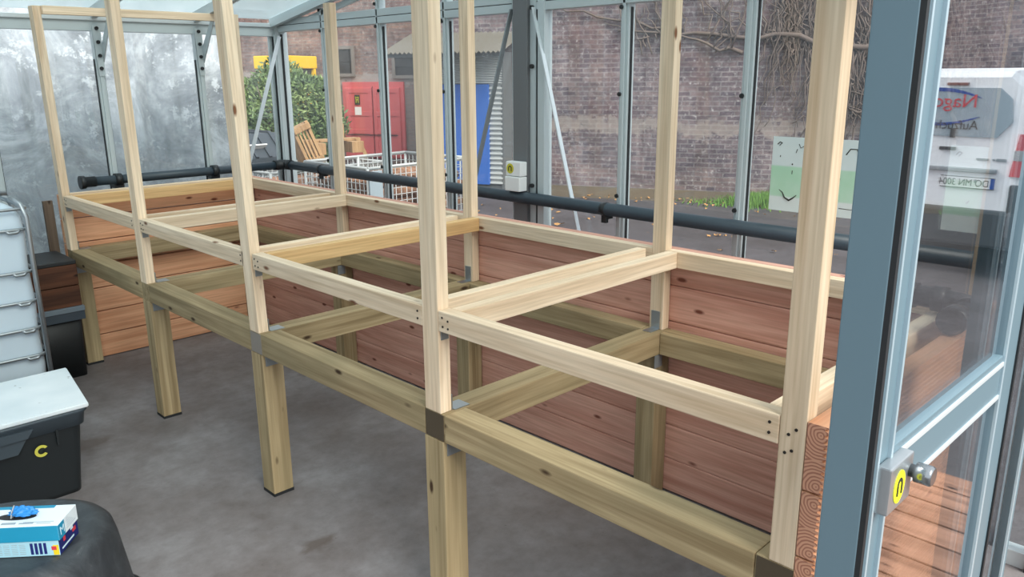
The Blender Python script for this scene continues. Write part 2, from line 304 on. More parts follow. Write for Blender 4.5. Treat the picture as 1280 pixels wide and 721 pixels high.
for i in range(nr):  # corrugated roof sheet, ribs run down the slope
    x0 = -.95+i*2.0/nr; x1 = x0+2.0/nr; xm = (x0+x1)/2
    p = [Vector((x, y, z+dz)) for (y, z) in prof for x, dz in ((x0, 0), (xm, .03), (x1, 0))]
    va = [bm.verts.new(q) for q in p]; vb = [bm.verts.new(q-Vector((0, 0, .012))) for q in p]
    for k in (0, 1):
        bm.faces.new((va[k], va[k+3], va[k+4], va[k+1])); bm.faces.new((vb[k], vb[k+1], vb[k+4], vb[k+3]))
        bm.faces.new((va[3+k], vb[3+k], vb[4+k], va[4+k])); bm.faces.new((va[k], va[k+1], vb[k+1], vb[k]))
    if i in (0, nr-1): bm.faces.new((va[0], vb[0], vb[3], va[3])) if i == 0 else bm.faces.new((va[2], va[5], vb[5], vb[2]))
obj('roof', bm, SHR, sh)
bm = bmesh.new(); bar_bm(bm, (-.9, .95, 2.13), (1.0, .95, 2.13), .05, .06); obj('eaves_batten', bm, SHT, sh)
# climbing vine on the wall, right
VINE = plain('vine_wood', rgb(98, 86, 80), .9)
bm = bmesh.new()
def wander(s, z, ds, dz, n, r0, wob=.06, off=.03):
    pts = []
    for i in range(n+1):
        f = i/n; pts.append((s+ds*f+R.uniform(-wob, wob), off+R.uniform(0, .05), z+dz*f+R.uniform(-wob, wob)))
    tube_bm(bm, pts, [r0*(1-.75*i/n)+.003 for i in range(n+1)], 5)
wander(-3.4, 2.05, 3.9, .32, 14, .05); wander(-1.3, 1.95, 1.0, .35, 8, .03); wander(-.4, 2.3, 2.2, .45, 9, .022)
wander(-3.2, GZ, .0, 2.5, 10, .07); wander(-4.2, GZ, .3, 2.9, 10, .06)
for i in range(60): s = R.uniform(-3.2, .4); wander(s, R.uniform(2.0, 2.3), R.uniform(-.5, .7), R.uniform(.3, 1.3), 7, .011)
for i in range(330): s = R.uniform(-4.4, -1.75); z = R.uniform(1.9, 3.4); wander(s, z, R.uniform(-.35, .35), -R.uniform(.5, 1.3)*(1.0 if s > -2.2 else 1.25), 8, .009, .05)
for i in range(30): s = R.uniform(-3.6, -2.3); wander(s, R.uniform(1.0, 1.7), R.uniform(-.7, .7), R.uniform(-.5, .5), 6, .012, .06)
v = obj('climbing_vine', bm, VINE); v.location = P0; v.rotation_euler = (0, 0, WA)
tag(v, 'bare leafless climbing vine spreading over the brick wall', 'climbing plant')
# grass patch and fallen leaves at the wall foot
GRASS = plain('grass', rgb(92, 132, 50), .8); bm = bmesh.new()
for i in range(5200):
    s = R.gauss(-1.95, .55); o = .02+abs(R.gauss(.30, .22))
    p = onwall(s, o, GZ); a = R.uniform(0, 6.28); h = R.uniform(.08, .21)*max(.35, 1-abs(s+1.95)/1.6); q = Vector((math.cos(a), math.sin(a), 0))*.012; l = Vector((R.uniform(-.05, .05), R.uniform(-.05, .05), h))
    bm.faces.new([bm.verts.new(p-q), bm.verts.new(p+q), bm.verts.new(p+l)])
tag(obj('grass', bm, GRASS), 'green grass patch at the foot of the brick wall', 'grass', kind='stuff')
LEAF = plain('dead_leaf', rgb(172, 128, 76), .8); SOIL = plain('soil', rgb(82, 72, 58), .95); bm = bmesh.new()
for i in range(520):
    s = R.uniform(-3.5, 2.4); p = onwall(s, abs(R.gauss(.1, .35)) if i < 400 else R.uniform(.4, 4), GZ+R.uniform(.004, .03)); r = R.uniform(.015, .045)
    pts = [p+Vector((math.cos(a)*r*(1 if k % 2 else .6), math.sin(a)*r*(1 if k % 2 else .6), R.uniform(-.01, .02))) for k, a in enumerate([j*PI/3+R.random() for j in range(6)])]
    pts.sort(key=lambda q: math.atan2(q.y-p.y, q.x-p.x)); bm.faces.new([bm.verts.new(q) for q in pts])
tag(obj('fallen_leaves', bm, LEAF), 'brown fallen leaves scattered along the brick wall foot', 'leaves', kind='stuff')
bm = bmesh.new(); prof = [(0, 0), (.55, 0), (.35, .05), (.12, .09), (0, .10)]
prism_bm(bm, prof, lambda p, q, t_: (t_, p, q), -7, 2.2); so = obj('soil_strip', bm, SOIL); so.location = onwall(0, 0, GZ-.002); so.rotation_euler = (0, 0, WA); sstruct(so, 'low strip of dark soil along the brick wall', 'soil')
# ------------------------------------------------------------------ concrete wall just beyond the far glass
m, t, b = mat('weathered_render'); cc = coords(t, (1, 1, 1), False)
n1 = N(t, 'ShaderNodeTexNoise', Scale=2.1, Detail=8, Roughness=.72, Distortion=.8); n2 = N(t, 'ShaderNodeTexNoise', Scale=9, Detail=6, Roughness=.75); n3 = N(t, 'ShaderNodeTexNoise', Scale=1, Detail=4, Roughness=.6)
for n in (n1, n2): t.links.new(cc, n.inputs[0])
t.links.new(coords(t, (7, 7, .8), False), n3.inputs[0])
c = ramp(t, n1.outputs[0], [(.34, rgb(118, 124, 129)), (.46, rgb(160, 166, 171)), (.54, rgb(188, 194, 199)), (.64, rgb(230, 235, 239))])
c = mix(t, 1, c, ramp(t, n3.outputs[0], [(.35, (.80, .81, .83, 1)), (.55, (1, 1, 1, 1))]), 'MULTIPLY')
c = mix(t, ramp(t, n2.outputs[0], [(.56, (0, 0, 0, 1)), (.62, (.8, .8, .8, 1))]), c, rgb(214, 220, 224))
t.links.new(c, b.inputs['Base Color']); b.inputs['Roughness'].default_value = .9; bump(t, b, n2.outputs[0], .3, .01)
RENDM = m
bm = bmesh.new(); box_bm(bm, -5, 1.54, 5.40, 5.65, GZ, 2.75); cw = obj('wall_behind', bm, RENDM); sstruct(cw, 'weathered whitish rendered wall behind the far glazing', 'wall')
# ------------------------------------------------------------------ greenhouse shell
XG, YF, YN = 1.66, 4.785, -.22
EZ = 2.03; RY = 2.285; RZ = 2.50
MY = [4.785-.6255*k for k in range(9)]          # mullions of the long side
MX = [1.66-.635*k for k in range(8)]            # mullions of the far side
wr = struct('wall_right', 'glazed long side of the greenhouse with aluminium mullions', 'wall', (XG, 0, 0))
def roofz(y): return EZ+.06+(RZ-EZ-.06)*(1-abs(y-RY)/(YF-RY))
for k, y in enumerate(MY):
    if k in (0, 4): continue
    mu = Bs('mullion', wr, ALU, [(-.045, .0, y-.022, y+.022, 0, roofz(y)-.05), (-.055, -.045, y-.008, y+.008, 0, roofz(y)-.06)], .002)
    Bs('seal', mu, SEAL, [(-.031, -.017, y-.0265, y-.0222, .0, 2.0), (-.031, -.017, y+.0222, y+.0255, .0, 2.0)])
    bm = bmesh.new()
    for z in (1.15, 1.62, 2.0, 2.13): tube_bm(bm, [(-.062, y+.012, z), (-.05, y+.012, z)], .010, 8)
    obj('bolt', bm, SEAL, mu)
tb = Bs('tie_bar', wr, ALU, [(-.055, -.0, YN, 2.20, 2.015, 2.055), (-.055, 0, YN, 2.20, 2.059, 2.10), (-.055, 0, 2.37, YF, 2.015, 2.055), (-.055, 0, 2.37, YF, 2.059, 2.10)], .002)
Bs('groove', tb, SEAL, [(-.050, -.004, YN, 2.20, 2.054, 2.060), (-.05, -.004, 2.37, YF, 2.054, 2.060)])
Bs('sill', wr, ALU, [(-.05, .01, YN, YF, 0, .06)], .002)
for k in range(8):
    y1, y0 = MY[k]-.024, MY[k+1]+.024
    if k == 3: y0 = 2.40
    if k == 4: y1 = 2.14
    B('pane', wr, PANE, -.024, -.018, y0, y1, .06, 2.016, 0)
    zt = min(roofz(y0), roofz(y1))-.03; B('pane', wr, PANE, -.024, -.018, y0, y1, 2.098, zt, 0)
# corner post and middle column
cp = Bs('corner_post', wr, ALU, [(-.07, .02, YF-.055, YF+.02, 0, 2.08), (-.08, -.07, YF-.05, YF-.038, 0, 2.0), (-.10, -.07, YF-.005, YF+.015, 0, 2.0)], .002); Bs('seal', cp, SEAL, [(-.035, -.02, YF-.062, YF-.056, 0, 2.0), (-.082, -.072, YF-.026, YF-.02, 0, 2.0)])
Bs('middle_column', wr, COLM, [(-.075, .03, 2.245, 2.345, 0, 2.45)], .003, 'dark grey steel column')
mf = Bs('column_frame', wr, ALU, [(-.055, 0, 2.20, 2.243, 0, 2.40), (-.06, -.0, 2.14, 2.185, 0, 2.06), (-.05, 0, 2.185, 2.20, 0, 2.06), (-.055, 0, 2.347, 2.37, 0, 2.40)], .002); Bs('seal', mf, SEAL, [(-.062, -.052, 2.1855, 2.191, 0, 2.02)])
bm = bmesh.new()
for z in (1.15, 1.75, 2.03, 2.12): tube_bm(bm, [(-.07, 2.222, z), (-.055, 2.222, z)], .011, 8)
obj('bolt', bm, SEAL, mf)
def flat(name, par, m, a, b_, w_, d_): bm = bmesh.new(); bar_bm(bm, a, b_, w_, d_, (1, 0, 0)); return obj(name, bm, m, par)
flat('white_brace', wr, ALUW, (-.066, 2.207, 2.03), (-.066, 1.72, .35), .006, .024)
flat('grey_brace', wr, ZINC, (-.066, 2.36, 2.03), (-.066, 2.88, .50), .008, .026)
for y0, y1 in ((YF+.03, RY), (RY, YN-.03)):
    bm = bmesh.new(); z0 = EZ+.05 if y0 != RY else RZ; z1 = RZ if y1 == RY else EZ+.05
    bar_bm(bm, (-.03, y0, z0), (-.03, y1, z1), .07, .05); bar_bm(bm, (-.085, y0, z0-.03), (-.085, y1, z1-.03), .035, .035); bar_bm(bm, (-.03, y0, z0-.075), (-.03, y1, z1-.075), .03, .03); obj('rafter', bm, ALU, wr)
bm = bmesh.new(); box_bm(bm, -4.1, -4.0, YN, 5.4, 0, 2.6); o_ = obj('added_wall_left', bm, RENDM); sstruct(o_, 'grey rendered wall added out of view to hold back side light', 'wall')  # unseen wall, added to keep open side light off the post fronts
wf = struct('wall_far', 'far glazed side of the greenhouse under the eaves', 'wall', (0, YF, 0))
eb = Bs('eaves_beam', wf, ALU, [(-3.8, XG, -.03, .03, 1.985, 2.05)], .003); Bs('highlight_lip', eb, ALUW, [(-3.8, XG, -.045, -.03, 2.046, 2.072)], .003)  # bright strip on top stands in for the highlight along the eaves
Bs('sill', wf, ALU, [(-3.8, XG, -.03, .03, 0, .06)], .003)
for k in range(1, 8):
    x = MX[k]
    mu = Bs('mullion', wf, ALU, [(x-.022, x+.022, -.045, .0, 0, 1.99), (x-.010, x+.010, -.055, -.045, .9, 1.99)], .002)
    Bs('seal', mu, SEAL, [(x-.0275, x-.0222, -.030, -.018, .0, 1.82), (x+.0222, x+.0275, -.030, -.018, 0, 1.82)])
    bm = bmesh.new()
    a = [(x-.024, 2.02), (x+.024, 2.02), (x+.020, 1.72), (x-.014, 1.72)]
    prism_bm(bm, a, lambda p, q, t_: (p, t_, q), -.062, -.056)
    a = [(-.06, 1.80), (-.06, 1.90), (-.25, 2.10), (-.28, 2.08)]
    prism_bm(bm, a, lambda p, q, t_: (t_, p, q), x+.018, x+.024)
    g_ = obj('gusset', bm, ALU, mu); bm = bmesh.new()
    for z in (2.0, 1.92, 1.84, 1.765): tube_bm(bm, [(x, -.074, z), (x, -.06, z)], .011, 8)
    obj('bolt', bm, SEAL, mu)
for k in range(7): B('pane', wf, PANEF if k > 0 else PANE, MX[k+1]+.024, MX[k]-(.024 if k else .05), -.022, -.016, .06, 1.99, 0)
bm = bmesh.new(); bar_bm(bm, (1.615, -.06, 1.985), (1.19, -.06, .80), .026, .008, (0, 1, 0)); obj('diagonal_brace', bm, ALUW, wf)
ce = struct('ceiling', 'frosted glass greenhouse roof on sloping aluminium bars', 'ceiling', (0, RY, 0))
for sgn in (1, -1):
    ye = (YF+.05-RY) if sgn > 0 else (YN-.05-RY)
    for k in range(8):
        x = MX[k] if k else XG-.03; bm = bmesh.new()
        if k: bar_bm(bm, (x, ye, EZ+.045), (x, 0, RZ-.005), .035, .06); obj('roof_bar', bm, ALU, ce)
        if k == 7: continue
        bm = bmesh.new(); x0, x1 = MX[k+1]+.01, MX[k]-.01
        vs = [bm.verts.new((xx, yy, zz+dz)) for dz in (0, .006) for xx, yy, zz in ((x0, ye, EZ+.075), (x1, ye, EZ+.075), (x1, 0, RZ+.03), (x0, 0, RZ+.03))]
        for f in ((3, 2, 1, 0), (4, 5, 6, 7), (0, 1, 5, 4), (1, 2, 6, 5), (2, 3, 7, 6), (3, 0, 4, 7)): bm.faces.new([vs[i] for i in f])
        obj('pane', bm, ROOFG, ce)
B('ridge_bar', ce, ALU, -3.8, XG, -.05, .05, RZ-.02, RZ+.04)
bm = bmesh.new(); pts = [(-.15+.12*i, 1.9-.02*i, 2.13+.02*math.sin(i*1.3)+(.01 if i % 3 else -.015)) for i in range(9)]
wn_ = struct('wall_near', 'near glazed side of the greenhouse behind the door leaf', 'wall', (0, YN, 0))
Bs('eaves_beam', wn_, ALU, [(-3.8, XG, -.02, .04, 1.985, 2.06)], .003)
for x in (1.03, 1.62): mu = Bs('mullion', wn_, ALU, [(x-.022, x+.022, 0, .04, 0, 1.99)], .002); Bs('seal', mu, SEAL, [(x-.028, x-.022, 0, .038, 0, 1.98), (x+.022, x+.028, 0, .038, 0, 1.98)])
# ------------------------------------------------------------------ door leaf
YD = -.30; XE = -.335
dl = struct('door_1', 'aluminium glazed sliding door leaf standing open on the right', 'door', (XE, YD, 0))
Bs('latch_stile', dl, DOORM, [(0, .010, .006, .065, .02, 2.12), (.010, .066, .0, .065, .02, 2.12)], .002)
Bs('seal', dl, SEAL, [(.0005, .0105, -.0015, .0075, .02, 2.11)])
Bs('glazing_bead', dl, DOORE, [(.016, .022, -.004, .001, .02, 2.12), (.060, .067, -.006, .001, .02, 2.12)], .001)
mr = Bs('middle_rail', dl, DOORM, [(.066, .634, -.002, .022, 1.075, 1.172)], .002)
Bs('glazing_bead', mr, ALUW, [(.066, .634, -.005, -.001, 1.150, 1.159), (.066, .634, -.005, -.001, 1.081, 1.090)], .001)
hs_ = Bs('hinge_stile', dl, DOORM, [(.634, .74, -.002, .024, .02, 2.12)], .002); Bs('glazing_bead', hs_, DOORE, [(.634, .644, -.006, .0, .02, 2.12)], .001); Bs('seal', hs_, SEAL, [(.728, .738, -.006, .0, .02, 2.12)])
Bs('top_rail', dl, DOORM, [(.066, .634, .0, .022, 2.06, 2.12)], .002); Bs('bottom_rail', dl, DOORM, [(.066, .634, .0, .022, .02, .14)], .002)
B('pane', dl, DOORG, .06, .64, .006, .011, 1.165, 2.07, 0); B('pane', dl, DOORG, .06, .64, .006, .011, .13, 1.08, 0)
LOCKM = plain('lock_metal', rgb(176, 182, 186), .32, .75); LOCKD = plain('lock_face', rgb(96, 100, 104), .4, .5); KN = plain('knob_metal', rgb(150, 156, 160), .22, .9)
lk = B('lock_case', dl, [LOCKM], .022, .110, -.022, -.001, 1.085, 1.160, .003, 'grey metal lock case')
B('strike_face', lk, LOCKD, .0262, .0285, -.0205, -.0025, 1.088, 1.157, .0005); Bs('latch', lk, SEAL, [(.0250, .0264, -.0150, -.0080, 1.128, 1.144), (.0250, .0264, -.0150, -.0080, 1.102, 1.124)], .0003); Bs('bolt', lk, KN, [(.0240, .0262, -.014, -.009, 1.118, 1.127)], .0005)
bm = bmesh.new(); tube_bm(bm, [(.100, -.021, 1.132), (.100, -.030, 1.132), (.100, -.0305, 1.132), (.100, -.052, 1.132), (.100, -.055, 1.132)], [.010, .010, .0155, .0155, .013], 24); obj('knob', bm, KN, lk)
YS = plain('yellow_sticker', rgb(226, 226, 40), .6)
def ring_bm(bm, c, r0, r1, fn, a0=0, a1=2*PI, n=28, thick=.0008):
    for i in range(n):
        a, b_ = a0+(a1-a0)*i/n, a0+(a1-a0)*(i+1)/n
        q = [(c[0]+r*math.cos(x), c[1]+r*math.sin(x)) for r, x in ((r0, a), (r1, a), (r1, b_), (r0, b_))]
        va = [bm.verts.new(fn(p, s_, 0)) for p, s_ in q]; vb = [bm.verts.new(fn(p, s_, thick)) for p, s_ in q]
        for f in ((0, 1, 2, 3),): bm.faces.new([vb[j] for j in f]); bm.faces.new([va[j] for j in f[::-1]])
        for j in range(4): bm.faces.new((va[j], va[(j+1) % 4], vb[(j+1) % 4], vb[j]))
def tagmark(par, m1, m2, c, r, fn):
    """round yellow tag with a black arch shaped mark"""
    bm = bmesh.new(); ring_bm(bm, c, 0.0001, r, fn, thick=.0008); s_ = obj('tag_disc', bm, m1, par, 'round yellow tag')
    bm = bmesh.new(); f2 = lambda p, q, t_: fn(p, q, t_+.0008)
    ring_bm(bm, (c[0], c[1]+r*.08), r*.26, r*.48, f2, -.1, PI+.1, 16)
    for sx in (-1, 1):
        x0 = c[0]+sx*r*.37
        q = [(x0-r*.12, c[1]-r*.5), (x0+r*.12, c[1]-r*.5), (x0+r*.12, c[1]+r*.1), (x0-r*.12, c[1]+r*.1)]
        va = [bm.verts.new(f2(p, s2, .001)) for p, s2 in q]; bm.faces.new(va)
    obj('mark', bm, MBLK, s_)
tagmark(lk, YS, MBLK, (.058, 1.121), .021, lambda p, q, t_: (p, -.0222-t_, 1.121+(q-1.121)*1.25))
# fixed glazing past the door leaf
fx = struct('window_3', 'fixed glazed panel beside the door leaf', 'window', (XE+.70, YD+.07, 0))
Bs('frame', fx, DOORM, [(.05, .08, .0, .03, 0, 1.99), (.62, .66, 0, .03, 0, 1.99), (.08, .62, 0, .03, 0, .10)], .002); B('pane', fx, DOORG, .075, .63, .012, .018, .09, 1.99, 0)
Bs('glazing_bead', fx, DOORE, [(.072, .080, -.004, .001, .1, 1.98), (.605, .62, -.004, .001, .1, 1.98)])
# ------------------------------------------------------------------ timber bench frame
U = [0.0, 1.071, 2.196, 3.332, 4.476]; VB = 1.149; PW = .073
Z1B, Z1T, Z2B, Z2T, ZT = .63, .72, .983, 1.046, 2.10
bf = thing('timber_bench_frame', 'long unfinished timber bench frame with tall uprights and red board sides', 'bench frame')
def screws(par, pts, ax=0):
    bm = bmesh.new()
    for p in pts:
        d_ = Vector((.0018, 0, 0)) if ax == 0 else Vector((0, .0018, 0)); tube_bm(bm, [Vector(p)+d_, Vector(p)-d_], .0035, 7)
    obj('screw_heads', bm, SCREW, par)
for i, u in enumerate(U):
    y0, y1 = (u, u+PW) if i else (-.055, 0.0)
    # front leg and upright
    B('leg', bf, GREEN['Z'], 0, .09, (u-.008 if i else -.058), (u+.082 if i else .032), .012, Z1B-.001, .003)
    Bs('foot_pad', bf, SEAL, [(-.001, .091, (u-.009 if i else -.059), (u+.083 if i else .033), 0, .013)])
    up = B('upright', bf, PINE['Z'], 0, .043, y0, y1, Z1T, ZT+(.0 if i != 0 else .2)+(.12 if i in (1, 2, 3) else 0), .002)
    if not i: screws(up, [(0, y0+.02, Z2T-.02), (0, y0+.035, Z2T-.034), (0, y0+.026, Z2B-.004), (0, y0+.04, Z2B-.012)])
    tl = {2: .055, 4: .045, 3: .012}.get(i, 0)
    for v_ in up.data.vertices: v_.co.y += tl*max(0, v_.co.z-Z1T)/1.3
    # back leg and upright
    bx0 = 1.115; by0, by1 = (u, u+.062) if i else (-.055, .0)
    B('leg', bf, GREEN['Z'], 1.10, 1.19, (u-.01 if i else -.058), (u+.08 if i else .032), 0, Z1B-.001, .003)
    B('upright', bf, PINE['Z'], VB-.001, VB+.042, by0, by1, Z1T, ZT, .002)
    # cross beam, end grain showing at the front
    c0, c1 = (u-.014, u+.076) if i else (-.058, .030)
    cbm = B('cross_beam', bf, GREEN['X'], 0.0015, 1.19, c0, c1, Z1B, Z1T, .003)
    if i in (0, 1, 2): Bs('end_grain', cbm, [DARKEND, DARKEND, MIDEND][i], [(-.0005, .002, c0+.003, c1-.003, Z1B+.003, Z1T-.003)])
    # double cross boards either side of the upright
    if i: B('cross_board', bf, (PINE if i not in (2, 4) else PINE_R)['X'], .045, 1.148, u-.055, u-.010, Z2B, Z2T, .003); B('cross_board', bf, PINE['X'], .045, 1.125, u+PW+.002, u+PW+.044, Z2B+.002, Z2T, .003)
    else: B('cross_board', bf, PINE['X'], .045, 1.148, .004, .048, Z2B, Z2T, .003)
    # brackets
    if i:
        Bs('bracket', bf, STEEL, [(.050, .110, u-.008, u+.045, Z1T, Z1T+.003), (.0445, .048, u-.0, u+.045, Z1T, Z1T+.05)], .0005)
        Bs('bracket', bf, ZINC, [(.012, .075, u-.0122, u-.0095, Z1B-.05, Z1B-.002), (.012, .075, u-.03, u-.010, Z1B-.004, Z1B-.001)], .0005)
        Bs('bracket', bf, STEEL, [(VB-.0045, VB-.001, u+.012, u+.052, Z1T, Z1T+.075), (VB-.06, VB-.001, u+.012, u+.052, Z1T, Z1T+.003)], .0005)
        Bs('bracket', bf, ZINC, [(VB-.06, VB-.01, u-.0125, u-.0102, Z1B-.055, Z1B-.002)], .0005)
        Bs('bracket', bf, ZINC, [(.008, .036, u-.004, u-.0005, Z2B-.03, Z2B-.001)], .0005)
    if i < 4:
        n0 = U[i+1]; a0 = c1+.001; a1 = n0-.015
        bmf = B('front_beam', bf, GREEN['Y'], 0, .088, a0, a1, Z1B, Z1T, .004)
        B('back_beam', bf, GREEN['Y'], 1.112, 1.19, a0, a1, Z1B, Z1T, .004)
        rl = B('front_rail', bf, PINE['Y'], 0, .044, (u+PW if i else 0)+.001, n0-.001, Z2B, Z2T, .003)
        screws(rl, [(0, n0-.02, Z2T-.018), (0, n0-.022, Z2B+.018), (0, n0-.045, Z2T-.024), (0, n0-.045, Z2B+.016)]+[(0, (u+PW if i else 0)+.022, z) for z in (Z2T-.02, Z2B+.02)])
        B('back_rail', bf, PINE['Y'], VB+.0, VB+.044, (u+.063 if i else .001), n0-.001, Z2B, Z2T, .003)
B('top_rail', bf, PINE['X'], .044, VB, U[4]+.012, U[4]+.058, ZT-.045, ZT, .002)
# board sides
def boards(name, axis, a0, a1, b0, b1, m, groove=None, gap=.0015):
    bm = bmesh.new()
    for k in range(7):
        z0, z1 = .005+k*.149, .005+k*.149+.149-gap
        if axis == 'Y': box_bm(bm, a0, a1, b0, b1, z0, z1, .006)
        else: box_bm(bm, b0, b1, a0, a1, z0, z1, .003)
    return obj(name, bm, m, bf)
boards('back_boards', 'Y', 1.1945, 1.236, -.10, 4.60, FIR['Y'])
boards('far_boards', 'X', 4.558, 4.598, .0, 1.193, FIRO['X'], gap=.006)
bm = bmesh.new()
for k in range(7):   # grooved decking boards, grooves outside, sawn ends showing
    z0, z1 = .012+k*.149, .012+k*.149+.144; prof = [(-.057, z0), (-.057, z1)]; n = 11
    yo = -.099; prof += [(yo, z1)]
    for j in range(n):
        za = z1-(j+.5)*(z1-z0)/n; hh = (z1-z0)/n*.27; prof += [(yo, za+hh), (yo+.007, za+hh*.7), (yo+.007, za-hh*.7), (yo, za-hh)]
    prof += [(yo, z0)]
    fs = prism_bm(bm, [(p[0], p[1]) for p in prof], lambda p, q, t_: (t_, p, q), .0, 1.194); fs[0].material_index = 1; fs[1].material_index = 1
obj('near_boards', bm, [FIRO['X'], ENDG], bf, 'grooved orange boards with sawn end grain')
# ------------------------------------------------------------------ pipework
XP, YP, ZP, RP = 1.565, 4.690, 1.088, .031
pp = thing('water_pipe', 'dark grey plastic water pipe running along the glazing behind the bench', 'pipe', (XP, YP, ZP))
bm = bmesh.new(); tube_bm(bm, [(0, -.03, 0), (0, -2.0, 0), (0, -4.85, 0)], RP, 16); obj('long_run', bm, PIPE, pp)
bm = bmesh.new(); tube_bm(bm, [(-.03, 0, 0), (-1.35, 0, -.0)], RP*.9, 16); obj('short_run', bm, PIPE, pp)
bm = bmesh.new(); tube_bm(bm, [(0, -.09, 0), (0, -.03, 0), (-.004, -.012, 0), (-.012, -.004, 0), (-.03, 0, 0), (-.09, 0, 0)], RP+.005, 16); obj('elbow', bm, FITT, pp)
bm = bmesh.new(); tube_bm(bm, [(-1.31, 0, 0), (-1.37, 0, 0), (-1.372, 0, 0), (-1.40, 0, 0)], [RP+.002, RP+.002, RP+.010, RP+.010], 16); obj('end_cap', bm, FITT, pp)
for k in (1, 5):
    y = MY[k]-YP+.05; bm = bmesh.new(); tube_bm(bm, [(0, y-.014, 0), (0, y+.014, 0)], RP+.002, 16); box_bm(bm, .0, .05, y-.010, y+.010, -.05, -.02); box_bm(bm, -.010, .010, y-.014, y+.014, -.066, -.02); obj('clamp', bm, FITT, pp)
for k in (1, 2):
    x = MX[k]-XP; bm = bmesh.new(); tube_bm(bm, [(x-.02, 0, 0), (x+.02, 0, 0)], RP+.008, 16); box_bm(bm, x-.03, x+.03, -.012, .045, -.052, -.018); obj('clamp', bm, FITT, pp)
pf = thing('pipe_fitting', 'black plastic pipe elbow fitting lying on the near end boards', 'pipe fitting', (.95, -.02, 1.091))
bm = bmesh.new(); tube_bm(bm, [(.01, .16, 0), (.01, .02, 0), (.005, -.015, 0), (-.015, -.045, 0), (-.05, -.055, 0), (-.19, -.055, 0)], .030, 16); obj('bend', bm, FITT, pf)
for nm, pts in (('collar', [(.01, .17, .0), (.01, .10, .0)]), ('collar', [(-.20, -.055, 0), (-.15, -.055, 0)]), ('collar', [(-.05, -.055, 0), (-.085, -.055, 0)]), ('collar', [(.01, .02, 0), (.01, .055, 0)])):
    bm = bmesh.new(); tube_bm(bm, pts, .037, 16); obj(nm, bm, FITT, pf)
# ------------------------------------------------------------------ socket on the column with its conduit
so = thing('socket_box', 'white two-part socket box with yellow tag on the dark column', 'socket', (XG-.08, 2.292, 1.122))
B('lower_half', so, WHITEP, -.058, 0, -.052, .055, 0, .075, .005); B('upper_half', so, WHITEP, -.05, 0, -.052, .055, .078, .152, .005)
YS2 = plain('yellow_green_sticker', rgb(206, 200, 60), .6)
tagmark(so, YS2, MBLK, (-.022, .116), .026, lambda p, q, t_: (-.0502-t_, -p, q))
cd = thing('conduit', 'thin grey conduit tube running vertically to the socket box', 'conduit', (XG-.040, 2.352, 0)); bm = bmesh.new(); tube_bm(bm, [(0, 0, 1.262), (0, 0, 2.4)], .011, 10); obj('tube', bm, ALU, cd)
bm = bmesh.new(); tube_bm(bm, [(0, 0, 0.02), (0, 0, 1.10)], .010, 10); obj('tube', bm, ALU, cd)
for z in (1.33, 1.75): bm = bmesh.new(); box_bm(bm, -.016, .016, -.028, .0, z-.012, z+.012, .003); obj('clip', bm, WHITEP, cd)
# ------------------------------------------------------------------ posters on the glass
m, t, b = mat('poster_print'); cc = coords(t, (1, 1, 1), False); sp = t.nodes.new('ShaderNodeSeparateXYZ'); t.links.new(cc, sp.inputs[0])
n1 = N(t, 'ShaderNodeTexNoise', Scale=9, Detail=4); t.links.new(cc, n1.inputs[0])
c = ramp(t, sp.outputs['Z'], [(.055, rgb(226, 234, 230)), (.06, rgb(186, 224, 196)), (.178, rgb(178, 222, 192)), (.182, rgb(216, 230, 230))]); c.node.color_ramp.interpolation = 'LINEAR'
c = mix(t, ramp(t, n1.outputs[0], [(.4, (0, 0, 0, 1)), (.7, (.25, .25, .25, 1))]), c, rgb(238, 244, 242))
t.links.new(c, b.inputs['Base Color']); b.inputs['Roughness'].default_value = .5; POST = m
INK = plain('dark_ink', rgb(56, 58, 50), .7); INKG = plain('faint_ink', rgb(150, 170, 168), .7)
def poster(label, y1, y0, seed):
    p = thing('poster', label, 'poster', (XG-.026, y1, 1.168), 0, None)
    w_ = y1-y0; B('sheet', p, POST, -.004, 0, -w_, 0, 0, .295, 0)
    rr = random.Random(seed); bm = bmesh.new()
    def sq(pts, r): tube_bm(bm, [(-.0042, -y, z) for y, z in pts], [q*.55 for q in r] if isinstance(r, list) else r*.55, 5)
    sq([(.02, .265), (.03, .275), (.04, .27)], .004); sq([(.028, .26), (.04, .272)], .003)
    if w_ > .2:
        sq([(.04, .085), (.055, .075), (.065, .055), (.085, .045), (.10, .055), (.115, .068)], [.002, .004, .006, .008, .006, .003]); sq([(.11, .27), (.118, .255), (.13, .262)], .003); sq([(.105, .25), (.10, .235)], .003)
        sq([(w_-.10, .24), (w_-.085, .262), (w_-.06, .262), (w_-.05, .235)], .004); sq([(w_-.12, .13), (w_-.117, .15)], .006); sq([(w_-.11, .035), (w_-.06, .033), (w_-.05, .045)], .002)
        sq([(.035, .215), (.036, .222)], .003); sq([(.088, .187), (.089, .192)], .005); sq([(.09, .15), (.09, .165)], .0025)
    else: sq([(w_*.45, .10), (w_*.5, .11)], .004)
    obj('drawing', bm, INK, p)
poster('pale poster with a green band hung on the glass behind the nearest upright', .905, .505, 1)
poster('narrow pale poster on the glass seen through the door pane', .245, .085, 2)
